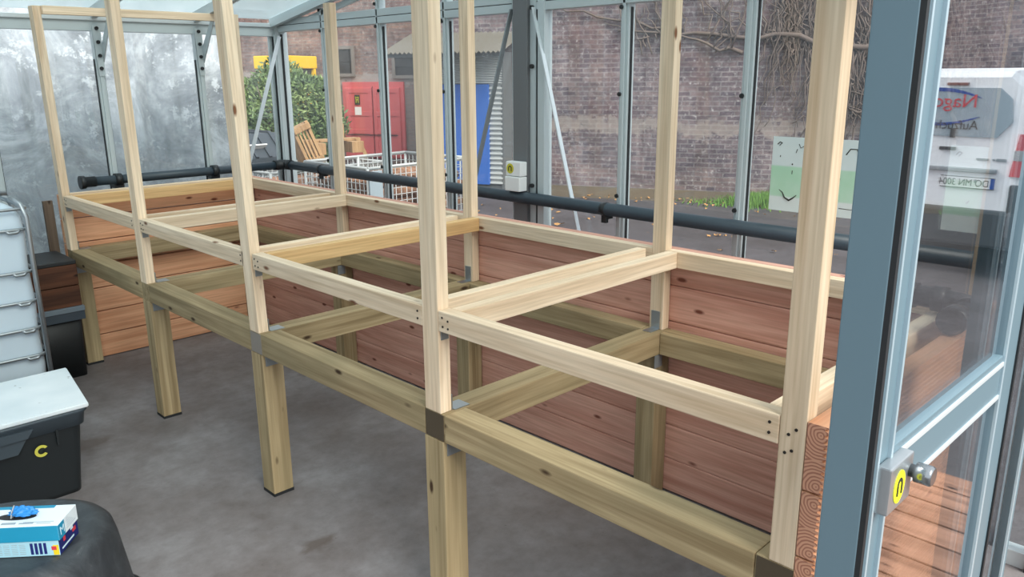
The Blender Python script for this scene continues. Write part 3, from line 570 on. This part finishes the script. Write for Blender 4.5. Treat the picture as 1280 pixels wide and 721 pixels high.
# ------------------------------------------------------------------ IBC tank
IBCM, t, b = mat('tank_plastic'); b.inputs['Base Color'].default_value = rgb(206, 221, 232); b.inputs['Roughness'].default_value = .4
b.inputs['Subsurface Weight'].default_value = .2; b.inputs['Subsurface Radius'].default_value = (.1, .12, .14)
tk = thing('liquid_tank', 'white plastic liquid tank in a grey tubular cage', 'tank', (-.87, 4.20, 0))
TW, TD = .50, .47   # half sizes
def rbox(bm, hx, hy, z0, z1, rad, seg=6, taper=0):
    pr = []
    for cx, cy, a0 in ((hx-rad, hy-rad, 0), (-hx+rad, hy-rad, PI/2), (-hx+rad, -hy+rad, PI), (hx-rad, -hy+rad, 1.5*PI)):
        for k in range(seg+1): a = a0+PI/2*k/seg; pr.append((cx+rad*math.cos(a), cy+rad*math.sin(a)))
    return pr
def loft(bm, rings, cap0=True, cap1=True):
    rs = [[bm.verts.new(p) for p in r] for r in rings]; n = len(rs[0])
    for a, c_ in zip(rs, rs[1:]):
        for k in range(n): f = bm.faces.new((a[k], a[(k+1) % n], c_[(k+1) % n], c_[k])); f.smooth = True
    if cap0: bm.faces.new(rs[0][::-1])
    if cap1: bm.faces.new(rs[-1])
bm = bmesh.new(); rings = []
for z, s_ in ((.19, .94), (.21, .97), (.30, .98), (.5, .97), (.62, .985), (.80, .97), (.98, .985), (1.06, .97), (1.10, .93), (1.125, .84)):
    rings.append([(x*s_, y*s_, z) for x, y in rbox(None, TW-.008, TD-.008, 0, 0, .05)])
loft(bm, rings); bo = obj('bottle', bm, IBCM, tk); bm = bmesh.new(); tube_bm(bm, [(0, 0, 1.12), (0, 0, 1.15)], .11, 24); obj('screw_cap', bm, FITT, bo)
cage = bmesh.new(); CZ = (.155, .36, .50, .64, .79, 1.0, 1.10)
for z in CZ:
    pr = rbox(None, TW, TD, 0, 0, .06, 4)
    pts = []
    for k in range(len(pr)):
        a, c_ = pr[k], pr[(k+1) % len(pr)]; L = math.dist(a, c_); n = max(1, int(L/.07))
        for j in range(n): pts.append((a[0]+(c_[0]-a[0])*j/n, a[1]+(c_[1]-a[1])*j/n, z))
    pts.append((pr[0][0], pr[0][1], z)); tube_bm(cage, pts, .009, 6, False)
for s_ in (-1, 1):
    for x in (-.485, .485):
        for q in ((x, s_*(TD+.008)),): tube_bm(cage, [(q[0], q[1], .14), (q[0], q[1], 1.06), (q[0]-math.copysign(.012, x), q[1]-s_*.02, 1.12), (q[0]-math.copysign(.04, x), q[1]-s_*.07, 1.15)], .012, 8)
    tube_bm(cage, [(.07, s_*(TD+.006), .14), (.07, s_*(TD+.006), .645)], .010, 8)
    for y in (-.15, .15): tube_bm(cage, [(s_*(TW+.010), y, .14), (s_*(TW+.012), y, 1.06), (s_*(TW-.01), y, 1.12), (s_*(TW-.06), y, 1.15)], .011, 8)
for z in (.36, .50, .64, .79, 1.0):
    for x in (.12, .42): tube_bm(cage, [(x-.03, -TD-.002, z), (x-.018, -TD-.006, z-.012), (x+.018, -TD-.006, z-.012), (x+.03, -TD-.002, z)], .008, 6)
obj('cage', cage, STEEL, tk)
bm = bmesh.new()
for y in (-.25, .25): tube_bm(bm, [(-.47, y, 1.155), (.47, y, 1.155)], .012, 8)
obj('top_bar', bm, STEEL, tk)
Bs('pallet', tk, FITT, [(-.5, .5, y-.05, y+.05, .0, .03) for y in (-.41, 0, .41)]+[(x-.06, x+.06, -.46, .46, .03, .12) for x in (-.43, 0, .43)]+[(-.5, .5, -.47, .47, .12, .152)], .003)
# stack behind the tank
bt = thing('plastic_crate', 'black plastic crate on the floor behind the tank', 'crate', (-.19, 4.46, 0)); bm = bmesh.new()
pr = [(x, y) for x, y in rbox(None, .15, .17, 0, 0, .03, 3)]; loft(bm, [[(x*.92, y*.92, 0) for x, y in pr], [(x, y, .40) for x, y in pr], [(x*.95, y*.95, .40) for x, y in pr], [(x*.88, y*.88, .02) for x, y in pr]], True, True); obj('tub', bm, plain('crate_black', rgb(24, 28, 30), .5), bt)
bm = bmesh.new(); loft(bm, [[(x*1.06, y*1.06, z) for x, y in pr] for z in (.36, .39)], True, True) if False else None
each('rim', bt, plain('crate_rim', rgb(60, 70, 80), .5), [(-.16, .16, -.185, -.168, .35, .40), (-.16, .16, .168, .185, .35, .40)], .003) ; bm.free()
sb = B('shelf_board', None, plain('grey_board', rgb(112, 124, 134), .6), -.355, -.028, 4.27, 4.66, .402, .430, .003); tag(sb, 'grey board lying across the black crate behind the tank', 'board')
pl = thing('timber_planter', 'reddish timber planter box stacked on the grey board behind the tank', 'planter', (-.19, 4.47, .4305))
for y0, y1 in ((-.18, -.155), (.155, .18)): Bs('side', pl, OLDW['X'], [(-.155, .155, y0, y1, k*.125, k*.125+.12) for k in range(2)], .003)
for x0, x1 in ((-.155, -.13), (.13, .155)): Bs('side', pl, OLDW['Y'], [(x0, x1, -.154, .154, k*.125, k*.125+.12) for k in range(2)], .003)
Bs('soil', pl, SOIL, [(-.129, .129, -.154, .154, .0, .21)])
tr_ = B('seed_tray', None, plain('tray_black', rgb(36, 38, 40), .5), -.345, -.035, 4.29, 4.65, .677, .70, .004); tag(tr_, 'flat dark tray on top of the reddish timber planter', 'tray')
bd = B('old_board', None, wood('weathered_board', 'Z', rgb(128, 112, 98), rgb(96, 82, 72), rgb(60, 48, 40), .8), -.060, -.006, 4.668, 4.692, .0, 1.0, .003); tag(bd, 'old brown board leaning upright by the farthest bench leg', 'board')
# ------------------------------------------------------------------ black crate with white sheet
BLK = plain('black_plastic', rgb(30, 35, 38), .42); BLKR = plain('grey_black_rim', rgb(62, 72, 80), .45)
ck = thing('storage_tub', 'black rectangular storage tub with yellow mark under a white sheet', 'tub', (-.845, 3.06, 0)); pr = rbox(None, .345, .245, 0, 0, .04, 5)
bm = bmesh.new(); loft(bm, [[(x*.87, y*.91, 0) for x, y in pr], [(x*.875, y*.92, .02) for x, y in pr], [(x*.965, y*.965, .31) for x, y in pr]], True, False)
loft(bm, [[(x*.95, y*.95, .31) for x, y in pr], [(x*.85, y*.89, .03) for x, y in pr]], False, True); obj('body', bm, BLK, ck)
bm = bmesh.new(); loft(bm, [[(x*s_, y*s_, z) for x, y in pr] for s_, z in ((.955, .30), (1.0, .303), (1.02, .352), (1.045, .360), (1.045, .372), (1.0, .372), (.94, .36), (.94, .31))], False, False); obj('rim', bm, BLKR, ck)
prismf = lambda p, q, t_: (p, t_, q)
bm = bmesh.new(); prism_bm(bm, [(-.33, .31), (.12, .31), (.145, .345), (-.33, .345)], prismf, -.262, -.245); prism_bm(bm, [(-.30, .25), (.08, .25), (.12, .31), (-.33, .31)], prismf, -.252, -.225); obj('handle_grip', bm, BLKR, ck)
bm = bmesh.new(); box_bm(bm, .225, .235, -.248, -.236, .24, .31); obj('rib', bm, BLK, ck)
bm = bmesh.new(); fy = lambda p, q, t_: (p, -.243+(.24-q)*.06+.0-t_-.0005, q)
ring_bm(bm, (.165, .235), .014, .026, fy, .55, 5.6, 22); ym = obj('yellow_mark', bm, plain('yellow_paint', rgb(206, 200, 84), .6), ck); bm = bmesh.new(); ring_bm(bm, (.168, .236), .002, .013, fy, .3, 4.4, 14); obj('scribble', bm, MBLK, ym)
m, t, b = mat('white_foam'); cc = coords(t, (1, 1, 1), False); n1 = N(t, 'ShaderNodeTexNoise', Scale=24, Detail=3); t.links.new(cc, n1.inputs[0]); n2 = N(t, 'ShaderNodeTexNoise', Scale=3, Detail=3); t.links.new(cc, n2.inputs[0])
c = mix(t, ramp(t, n1.outputs[0], [(.70, (0, 0, 0, 1)), (.76, (.7, .7, .7, 1))]), ramp(t, n2.outputs[0], [(.3, rgb(206, 218, 224)), (.7, rgb(236, 242, 245))]), rgb(120, 124, 120)); t.links.new(c, b.inputs['Base Color']); b.inputs['Roughness'].default_value = .6
bm = bmesh.new(); prism_bm(bm, [(-1.25, 2.808), (-.484, 2.806), (-.412, 3.335), (-1.20, 3.335)], lambda p, q, t_: (p, q, t_), .3735, .393); bmesh.ops.bevel(bm, geom=bm.edges[:], offset=.004, segments=2, affect='EDGES'); fo = obj('foam_sheet', bm, m); tag(fo, 'white speckled sheet lying on the black storage tub', 'sheet')
# ------------------------------------------------------------------ upturned round tub with glove boxes
m, t, b = mat('scuffed_black_plastic'); cc = coords(t, (1, 1, 1), False); n1 = N(t, 'ShaderNodeTexNoise', Scale=7, Detail=8, Roughness=.8, Distortion=1.2); t.links.new(cc, n1.inputs[0])
t.links.new(ramp(t, n1.outputs[0], [(.45, rgb(44, 49, 54)), (.62, rgb(62, 67, 72)), (.74, rgb(108, 112, 114))]), b.inputs['Base Color']); b.inputs['Roughness'].default_value = .5; SCUF = m
ut = thing('mortar_tub', 'upturned black mortar tub with scuffed base facing up', 'tub', (-1.005, 1.955, 0)); TZ = .36
def ell(rx, ry, z, n=48, p=2.5): return [((abs(math.cos(a))**(2/p))*math.copysign(rx, math.cos(a)), (abs(math.sin(a))**(2/p))*math.copysign(ry, math.sin(a)), z) for a in [2*PI*k/n for k in range(n)]]
bm = bmesh.new(); loft(bm, [ell(a, a*.92, z) for a, z in ((.37, 0), (.372, .02), (.335, .025), (.318, .15), (.300, .28), (.290, .325), (.272, .348), (.248, TZ-.002), (.236, TZ), (.228, TZ-.002), (.05, TZ-.002))]); obj('body', bm, SCUF, ut)
bm = bmesh.new(); tube_bm(bm, [(.33, -.06, .03), (.39, -.05, .035), (.40, 0, .035), (.39, .05, .035), (.33, .06, .03)], .012, 8); obj('handle', bm, BLK, ut)
ut.rotation_euler = (0, 0, math.radians(-40))
TEAL = plain('teal_card', rgb(24, 140, 178), .5); CARDW = plain('white_card', rgb(224, 236, 242), .5); NAVY = plain('navy_card', rgb(26, 36, 104), .5); PALEB = plain('pale_blue_card', rgb(160, 204, 220), .5); LT = plain('letter_white', rgb(206, 234, 244), .5)
YEL = plain('yellow_card', rgb(226, 200, 40), .5); RDC = plain('red_dot', rgb(204, 60, 70), .5); GREYT = plain('grey_print', rgb(150, 164, 174), .6)
ga = math.radians(49.5); NB = Vector((-.910, 1.728, TZ))
BW, BL, BH = .120, .235, .050                         # local x: short end edge, local y: long edge
def gbox(label, z, facecols, dx=0, dy=0):
    g = thing('glove_box', label, 'box', (NB.x, NB.y, z), ga, 'cardboard glove boxes on the tub'); bm = bmesh.new(); box_bm(bm, dx, BW+dx, dy, BL+dy, 0, BH-.001, .0012)
    bm.normal_update()
    for f in bm.faces:
        n_ = f.normal; f.material_index = facecols[0] if n_.z > .7 else facecols[1] if n_.x < -.7 else facecols[2] if n_.y < -.7 else facecols[3]
    obj('carton', bm, [TEAL, CARDW, NAVY, PALEB], g); return g
g1 = gbox('pale blue and navy glove box lying directly on the upturned tub', TZ, (3, 3, 2, 3))
each('bar_print', g1, NAVY, [(-.0006, 0, .036+k*.0125, .044+k*.0125, .006, BH-.008) for k in range(4)])
Bs('yellow_corner', g1, YEL, [(-.0006, 0, .002, .018, .002, .034)]); each('red_mark', g1, RDC, [(-.0009, 0, .008, .022, .018, .030), (.028, .040, -.0008, 0, .028, .042), (.085, .105, -.0008, 0, .024, .036)])
each('white_strip', g1, LT, [(.016, .09, -.0007, 0, .010, .015), (.075, .09, -.0007, 0, .036, .045)])
Bs('lines_of_text', g1, GREYT, [(-.0005, 0, .095+.022*k, .112+.022*k, .008+.006*j, .0095+.006*j) for k in range(6) for j in range(6)])
g2 = gbox('teal and white glove box on top, blue glove poking out', TZ+BH, (1, 0, 1, 0), -.004, -.006)
Bs('end_panel', g2, TEAL, [(-.0035, .034, -.0068, -.0058, .001, BH-.003)]); text('letter', 'M', .036, LT, g2, (.004, -.0072, .012), (PI/2, 0, 0), .0003, 1.0)
Bs('lines_of_text', g2, GREYT, [(.012+.0*k, .0145+.004*k, .02+.05*k, .06+.05*k, BH-.0012, BH-.0004) for k in range(4)]+[(.020, .0225, .015, .10, BH-.0012, BH-.0004)]+[(.045, .10-.01*j, -.0068, -.006, .012+.007*j, .0130+.007*j) for j in range(5)])
Bs('teal_edge', g2, TEAL, [(.100, .1155, .05, .225, BH-.0012, BH-.0003)])
bm = bmesh.new(); ring_bm(bm, (0, 0), .0001, 1, lambda p, q, t_: (.056+.020*p, .135+.055*q, BH-.001+t_), thick=.0006); obj('opening', bm, SEAL, g2)
GLV = plain('nitrile_blue', rgb(44, 138, 214), .45)
gv = thing('rubber_glove', 'crumpled blue glove poking out of the teal glove box', 'glove', tuple(NB+Vector((math.cos(ga)*.056-math.sin(ga)*.115, math.sin(ga)*.056+math.cos(ga)*.115, 2*BH-.004)))); gv.rotation_euler = (0, 0, ga)
bm = bmesh.new(); bmesh.ops.create_icosphere(bm, subdivisions=4, radius=1)
for v_ in bm.verts:
    p = v_.co; k = 1+.22*math.sin(9*p.x+4*p.y)*math.cos(7*p.y+3*p.z)+.12*math.sin(15*p.z+11*p.x); v_.co = Vector((p.x*.017*k, p.y*.036*k, max(-.1, p.z)*.022*k+.014))
for f in bm.faces: f.smooth = True
obj('crumple', bm, GLV, gv)
bm = bmesh.new(); vs = [bm.verts.new(p) for p in ((-.012, .03, .004), (.006, .028, .004), (.004, .022, .030), (-.002, .020, .042), (-.010, .026, .024))]; f = bm.faces.new(vs)
r_ = bmesh.ops.extrude_face_region(bm, geom=[f]); [setattr(v_, 'co', v_.co+Vector((0, .003, 0))) for v_ in r_['geom'] if isinstance(v_, bmesh.types.BMVert)]; obj('paper_flap', bm, plain('grey_paper', rgb(168, 172, 172), .7), gv)
# ------------------------------------------------------------------ yard things behind the long glazing
WIRE = plain('white_wire', rgb(176, 180, 180), .5, .2)
m, t, b = mat('firewood'); n1 = N(t, 'ShaderNodeTexNoise', Scale=3, Detail=5); t.links.new(coords(t, (6, 6, 6)), n1.inputs[0]); t.links.new(ramp(t, n1.outputs[0], [(.3, rgb(92, 62, 48)), (.7, rgb(158, 118, 92))]), b.inputs['Base Color']); b.inputs['Roughness'].default_value = .9; FIRE = m
def wire_cage(label, loc, rz, hx, hy, h, pitch, fill_h, seed):
    g = thing('wire_cage', label, 'cage', loc, rz, 'wire mesh cages in the yard'); rr = random.Random(seed)
    bm = bmesh.new()
    for z in (.06, h):
        for a, c_ in (((-hx, -hy), (hx, -hy)), ((hx, -hy), (hx, hy)), ((hx, hy), (-hx, hy)), ((-hx, hy), (-hx, -hy))): tube_bm(bm, [(*a, z), (*c_, z)], .012, 8)
    for x, y in ((-hx, -hy), (hx, -hy), (hx, hy), (-hx, hy), (0, -hy), (0, hy), (-hx, 0), (hx, 0)): tube_bm(bm, [(x, y, 0), (x, y, h)], .013, 8)
    obj('tube_frame', bm, WIRE, g)
    def mesh(p0, p1):
        bm = bmesh.new(); n = int(math.dist(p0, p1)/pitch)
        for i in range(1, n): x = p0[0]+(p1[0]-p0[0])*i/n; y = p0[1]+(p1[1]-p0[1])*i/n; tube_bm(bm, [(x, y, .06), (x, y, h)], .0035, 4)
        for i in range(1, int(h/pitch)): z = .06+i*pitch; tube_bm(bm, [(*p0, z), (*p1, z)], .0035, 4) if z < h else None
        obj('wire_mesh', bm, WIRE, g)
    mesh((-hx, -hy), (hx, -hy)); mesh((-hx, -hy), (-hx, hy)); mesh((hx, -hy), (hx, hy)); mesh((-hx, hy), (hx, hy))
    bm = bmesh.new(); box_bm(bm, -hx+.02, hx-.02, -hy+.02, hy-.02, .02, .06); obj('base_plate', bm, WIRE, g)
    bm = bmesh.new(); r0 = .045; ny = int((2*hy-.1)/(2*r0)); nz = int((fill_h-.06)/(1.75*r0))
    for j in range(nz):
        for sx in (-1, 1):
            for i in range(ny):
                y = -hy+.08+i*2*r0+(r0 if j % 2 else 0); z = .06+r0+j*1.75*r0; e = rr.uniform(-.03, .0); x0, x1 = (-hx+.03-e, -.02) if sx < 0 else (.02, hx-.03+e)
                tube_bm(bm, [(x0, y+rr.uniform(-.006, .006), z), (x1, y, z)], r0*rr.uniform(.8, .98), 7)
    f_ = obj('firewood', bm, FIRE, g); f_['kind'] = 'stuff'
    return g
c1_ = wire_cage('white tubular wire cage full of firewood close outside the glass', (2.80, 5.12, GZ), .04, .56, .44, 1.12, .055, 1.02, 3)
B('grey_plate', c1_, plain('pale_plate', rgb(170, 186, 194), .4, .3), -.57, -.44, -.475, -.46, .3, 1.10, .003)
B('grey_plate', c1_, plain('pale_plate', rgb(170, 186, 194), .4, .3), .50, .56, -.475, -.46, .3, 1.12, .003)
wire_cage('wire cage of firewood farther back beneath the pale wooden chair back', (2.55, 6.05, GZ), .06, .62, .36, 1.03, .05, .98, 4)
CH = wood('chair_wood', 'Z', rgb(184, 150, 110), rgb(148, 114, 80), rgb(90, 58, 36), 1.0)
fr_ = thing('slatted_chair_back', 'pale wooden slatted chair back leaning on the cage before the bush', 'chair back', (2.64, 6.05, .915))
fr_.rotation_euler = (0, math.radians(-22), math.radians(-8))
for z0 in (.0, .33): B('rail', fr_, CH, -.085, .085, -.06, .06, z0, z0+.055, .004)
for x in (-.072, .072): B('side_rail', fr_, CH, x-.015, x+.015, -.035, -.005, -.02, .40, .003)
Bs('slat', fr_, CH, [(x-.009, x+.009, -.03, -.015, .05, .335) for x in (-.035, .0, .035)], .002)
bm = bmesh.new(); box_bm(bm, -.085, -.07, .0, .20, .02, .36, .003); obj('seat_panel', bm, CH, fr_)
st_ = thing('wooden_stool', 'pale wooden stool lying on the cage toward the red door', 'stool', (2.98, 6.24, .915)); st_.rotation_euler = (0, 0, math.radians(-6))
B('top', st_, CH, -.27, .30, .02, .16, .17, .195, .004)
for x in (-.20, .21): B('end_block', st_, CH, x-.07, x+.06, -.10, .10, .06, .17, .004)
for x in (-.25, .27):
    bm = bmesh.new(); bar_bm(bm, (x-.03, -.02, .20), (x+.05, -.06, .002), .035, .035); obj('leg', bm, CH, st_)
bm = bmesh.new(); bar_bm(bm, (.12, .04, .18), (.125, .05, .34), .018, .018); obj('leg', bm, CH, st_)
# tank with dark ribbed cover
ct = thing('covered_tank', 'caged tank under a dark ribbed cover with a white label', 'tank', (2.22, 7.35, GZ)); DKC = plain('dark_cover', rgb(52, 60, 68), .5)
Bs('bottle', ct, plain('pale_tank', rgb(196, 206, 212), .5), [(-.48, .48, -.46, .46, .14, .97)], .05)
bm = bmesh.new(); prism_bm(bm, [(-.56, .93), (.56, .93), (.56, 1.05), (.30, 1.27), (-.30, 1.27), (-.56, 1.05)], lambda p, q, t_: (t_, p, q), -.58, .58); cv = obj('cover', bm, DKC, ct)
bm = bmesh.new()
for k in range(8): x = -.5+k*.143; bar_bm(bm, (x, -.57, 1.055), (x, -.30, 1.283), .03, .02); bar_bm(bm, (x, -.30, 1.28), (x, .30, 1.28), .03, .02)
obj('rib', bm, DKC, cv); bm = bmesh.new(); bar_bm(bm, (.10, -.47, 1.145), (.36, -.47, 1.145), .10, .012, (0, -.8, -1)); obj('label', bm, PAPER, cv)
bm = bmesh.new()
for k in range(13): x = -.5+k/12; tube_bm(bm, [(x, -.5, .1), (x, -.5, .95)], .006, 5); tube_bm(bm, [(.5, x, .1), (.5, x, .95)], .006, 5)
for k in range(11): z = .12+k*.08; tube_bm(bm, [(-.5, -.5, z), (.5, -.5, z), (.5, .5, z)], .006, 5)
obj('cage', bm, STEEL, ct); Bs('pallet', ct, CH, [(-.5, .5, y-.05, y+.05, 0, .13) for y in (-.42, 0, .42)], .003)
# bush
m, t, b = mat('bush_leaf'); oi = N(t, 'ShaderNodeTexNoise', Scale=3, Detail=3); t.links.new(coords(t, (1, 1, 1), False), oi.inputs[0]); t.links.new(ramp(t, oi.outputs[0], [(.3, rgb(62, 86, 52)), (.55, rgb(104, 126, 74)), (.75, rgb(150, 166, 108))]), b.inputs['Base Color']); b.inputs['Roughness'].default_value = .6
LEAFM = m
def bush(label, loc, rx, ry, h, n, seed):
    g = thing('leafy_bush', label, 'bush', loc, WA); rr = random.Random(seed); bm = bmesh.new()
    for i in range(14):
        a = rr.uniform(0, 6.28); q = rr.uniform(.2, .8); tube_bm(bm, [(0.1*math.cos(a), .1*math.sin(a), 0), (rx*q*.6*math.cos(a), ry*q*.6*math.sin(a), h*.5), (rx*q*math.cos(a), ry*q*math.sin(a), h*.85)], [.03, .02, .006], 5)
    obj('stem', bm, VINE, g); bm = bmesh.new()
    for i in range(n):
        while True:
            p = Vector((rr.uniform(-1, 1), rr.uniform(-1, 1), rr.uniform(-1, 1)))
            if .25 < p.length < 1: break
        p = p.normalized()*(p.length**.5); k = 1+.16*math.sin(5*p.x+seed)*math.cos(6*p.z); z = h*.5+p.z*h*.5*k
        c_ = Vector((p.x*rx*k, p.y*ry*k, max(.03, z))); d_ = Vector((rr.uniform(-1, 1), rr.uniform(-1, 1), rr.uniform(-.2, 1.2))).normalized(); s_ = d_.orthogonal().normalized(); s_.rotate(Matrix.Rotation(rr.uniform(0, 6.28), 3, d_)); L = rr.uniform(.06, .13); wd = L*.17
        bm.faces.new([bm.verts.new(c_), bm.verts.new(c_+d_*L*.5+s_*wd), bm.verts.new(c_+d_*L), bm.verts.new(c_+d_*L*.5-s_*wd)])
    obj('foliage', bm, LEAFM, g)
bush('wide green narrow-leaved bush standing left of the red door', (5.9, 12.3, GZ), 1.05, .8, 1.98, 20000, 1)
# yellow cabin behind the bush
ya = thing('yellow_cabin', 'yellow cabin with dark windows rising behind the green bush', 'cabin', on2(8.85, .75, GZ), WA); YB = plain('yellow_enamel', rgb(236, 190, 40), .5)
B('body', ya, YB, -.42, .42, -.5, .5, .3, 1.68, .02); B('roof', ya, YB, -.45, .45, -.55, .55, 2.0, 2.27, .02)
for x in (-.40, -.02, .38):
    for y in (-.46, .46): B('pillar', ya, YB, x-.04, x+.04, y-.04, y+.04, 1.68, 2.0)
B('window_glass', ya, VOID, -.37, -.06, -.46, .46, 1.68, 2.0); B('window_glass', ya, VOID, .02, .34, -.46, .46, 1.68, 2.0)
for x in (-.26, .26):
    for y in (-.45, .45): bm = bmesh.new(); tube_bm(bm, [(x, y-.08, .3), (x, y+.08, .3)], .3, 20); obj('wheel', bm, SEAL, ya)
# ------------------------------------------------------------------ van parked beside the greenhouse, seen mirrored in the door glass
VW = plain('van_white', rgb(238, 241, 244), .3); VG = plain('van_window', rgb(150, 166, 176), .15); VDK = plain('van_bumper', rgb(52, 56, 60), .5); VR = plain('tail_red', rgb(196, 30, 40), .25); VGR = plain('tail_clear', rgb(150, 150, 150), .25)
TXR = plain('van_text_red', rgb(198, 40, 58), .5); TXB = plain('van_swoosh_blue', rgb(16, 66, 150), .5); TXK = plain('van_text_dark', rgb(22, 24, 28), .5); PLT = plain('plate_white', rgb(236, 238, 238), .5)
va = thing('delivery_van', 'white delivery van with lettered rear window mirrored in the door glass', 'van', (6.70, -2.56, GZ), 0)
# profile in x (length) z ; body lofted across y
def ring(x, hw, z0, z1, zs, n=10):
    pts = [(-hw*.96, z0), (-hw, z0+.15), (-hw, zs), (-hw*.86, z1-.10), (-hw*.72, z1), (hw*.72, z1), (hw*.86, z1-.10), (hw, zs), (hw, z0+.15), (hw*.96, z0)]
    return [(x, y, z) for y, z in pts]
bm = bmesh.new(); loft(bm, [ring(0, .84, .42, 1.78, 1.10), ring(.03, .87, .38, 1.83, 1.12), ring(.5, .89, .30, 1.86, 1.12), ring(2.4, .89, .30, 1.86, 1.12), ring(2.9, .89, .30, 1.78, 1.10), ring(3.5, .88, .30, 1.12, 1.02), ring(4.1, .84, .32, .95, .85), ring(4.25, .74, .38, .80, .7)])
for f in bm.faces: f.smooth = False
obj('body', bm, VW, va)
bm = bmesh.new(); prism_bm(bm, [(-.60, 1.26), (.56, 1.26), (.67, 1.40), (.64, 1.60), (.54, 1.69), (-.58, 1.69), (-.66, 1.60), (-.68, 1.40)], lambda p, q, t_: (t_, p, q), -.012, .004); wg = obj('rear_window', bm, VG, va)
text('red_lettering', 'Nagor', .165, TXR, wg, (-.016, .375, 1.52), (PI/2, 0, -PI/2), .001, 1.05); text('dark_lettering', 'Aufzuchte', .115, TXK, wg, (-.016, .400, 1.325), (PI/2, 0, -PI/2), .001, .95)
bm = bmesh.new()
for sg_, z0 in ((1, 1.565), (-1, 1.475)):
    n = 18; up_, lo = [], []
    for i in range(n+1):
        f_ = i/n; y = .40-f_*.80; z = z0+sg_*.11*math.sin(PI*min(1, .08+f_*.95))**.8; th = .004+.030*math.sin(PI*f_)**.7*(1 if sg_ > 0 else .8); up_.append((y, z+th/2)); lo.append((y, z-th/2))
    prism_bm(bm, up_+lo[::-1], lambda p, q, t_: (t_, p, q), -.0155, -.012)
obj('swoosh', bm, TXB, wg)
rb_ = B('wiper', wg, VDK, -.03, -.012, .18, .22, 1.25, 1.33, .004)
pt = B('number_plate', va, PLT, -.012, .006, .145, .600, .80, .905, .004); Bs('plate_border', pt, VDK, [(-.0135, -.0115, .145, .60, .80, .806), (-.0135, -.0115, .145, .60, .899, .905)])
Bs('blue_strip', pt, TXB, [(-.0138, -.0115, .562, .597, .807, .898)]); text('plate_lettering', 'DO MN 3004', .088, TXK, pt, (-.0145, .552, .822), (PI/2, 0, -PI/2), .0006, .84)
Bs('seal_disc', pt, ZINC, [(-.0145, -.0118, .428, .450, .855, .885)])
B('handle_recess', va, VDK, -.02, .004, .10, .24, 1.135, 1.165, .006); B('plate_lamp_bar', va, ZINC, -.035, .004, -.05, .60, .945, .985, .01)
B('brake_light', va, plain('brake_lamp', rgb(120, 70, 66), .3), -.02, .004, .10, .28, 1.71, 1.735, .004); each('emblem', va, ZINC, [(-.008, .004, .55, .57, 1.06, 1.075), (-.008, .004, .58, .66, 1.055, 1.08), (-.008, .004, .42, .52, 1.058, 1.076)], .002)
for s_ in (-1, 1):
    bm = bmesh.new(); a = [(s_*.70, .93), (s_*.855, .93), (s_*.86, 1.30), (s_*.74, 1.30)]; prism_bm(bm, a, lambda p, q, t_: (t_, p, q), -.02, .10); tl_ = obj('tail_light', bm, VR, va); B('clear_band', tl_, VGR, -.024, .0, min(s_*.715, s_*.845), max(s_*.715, s_*.845), 1.07, 1.16, .004)
Bs('bumper', va, VDK, [(-.07, .10, -.86, .86, .28, .62)], .03); each('bumper_corner', va, VDK, [(-.06, .12, -.88, -.72, .6, .86), (-.06, .12, .72, .88, .6, .86)], .02)
for x in (.75, 3.4):
    for s_ in (-1, 1): bm = bmesh.new(); tube_bm(bm, [(x, s_*.72, .31), (x, s_*.90, .31)], .31, 28); wh = obj('wheel', bm, SEAL, va); bm = bmesh.new(); tube_bm(bm, [(x, s_*.89, .31), (x, s_*.91, .31)], .19, 20); obj('hub_cap', bm, ZINC, wh)
bm = bmesh.new(); vs = [bm.verts.new(p) for p in ((2.98, -.70, 1.72), (2.98, .70, 1.72), (3.46, .78, 1.18), (3.46, -.78, 1.18))]; vs2 = [bm.verts.new(v_.co+Vector((.03, 0, .03))) for v_ in vs]
for f in ((0, 1, 2, 3),): bm.faces.new([vs2[i] for i in f]); bm.faces.new([vs[i] for i in f[::-1]])
for j in range(4): bm.faces.new((vs[j], vs[(j+1) % 4], vs2[(j+1) % 4], vs2[j]))
obj('windscreen', bm, VG, va)
for s_ in (-1, 1): each('side_window', va, VG, [(1.9, 2.75, min(s_*.80, s_*.875), max(s_*.80, s_*.875), 1.2, 1.55)], .01)
# reddish boards lying outside by the door, seen mirrored in the lower pane
DECK = wood('weathered_decking', 'Y', rgb(158, 120, 100), rgb(120, 88, 72), rgb(60, 40, 32), 1.0)
for k in range(10):
    x = .55+k*.15
    o = B('decking_board', None, DECK, x, x+.138, -3.3, -.47, GZ+.16, GZ+.188, .003); tag(o, 'reddish board lying outside on the ground, mirrored in the lower door pane', 'board', 'reddish boards laid out beside the door')
for y in (-.7, -2.0, -3.0):
    o = B('timber_bearer', None, GREEN['X'],   .55, 2.04, y-.03, y+.03, GZ, GZ+.159, .003); tag(o, 'timber bearer crosswise under the reddish boards outside', 'bearer', 'bearers under the reddish boards')
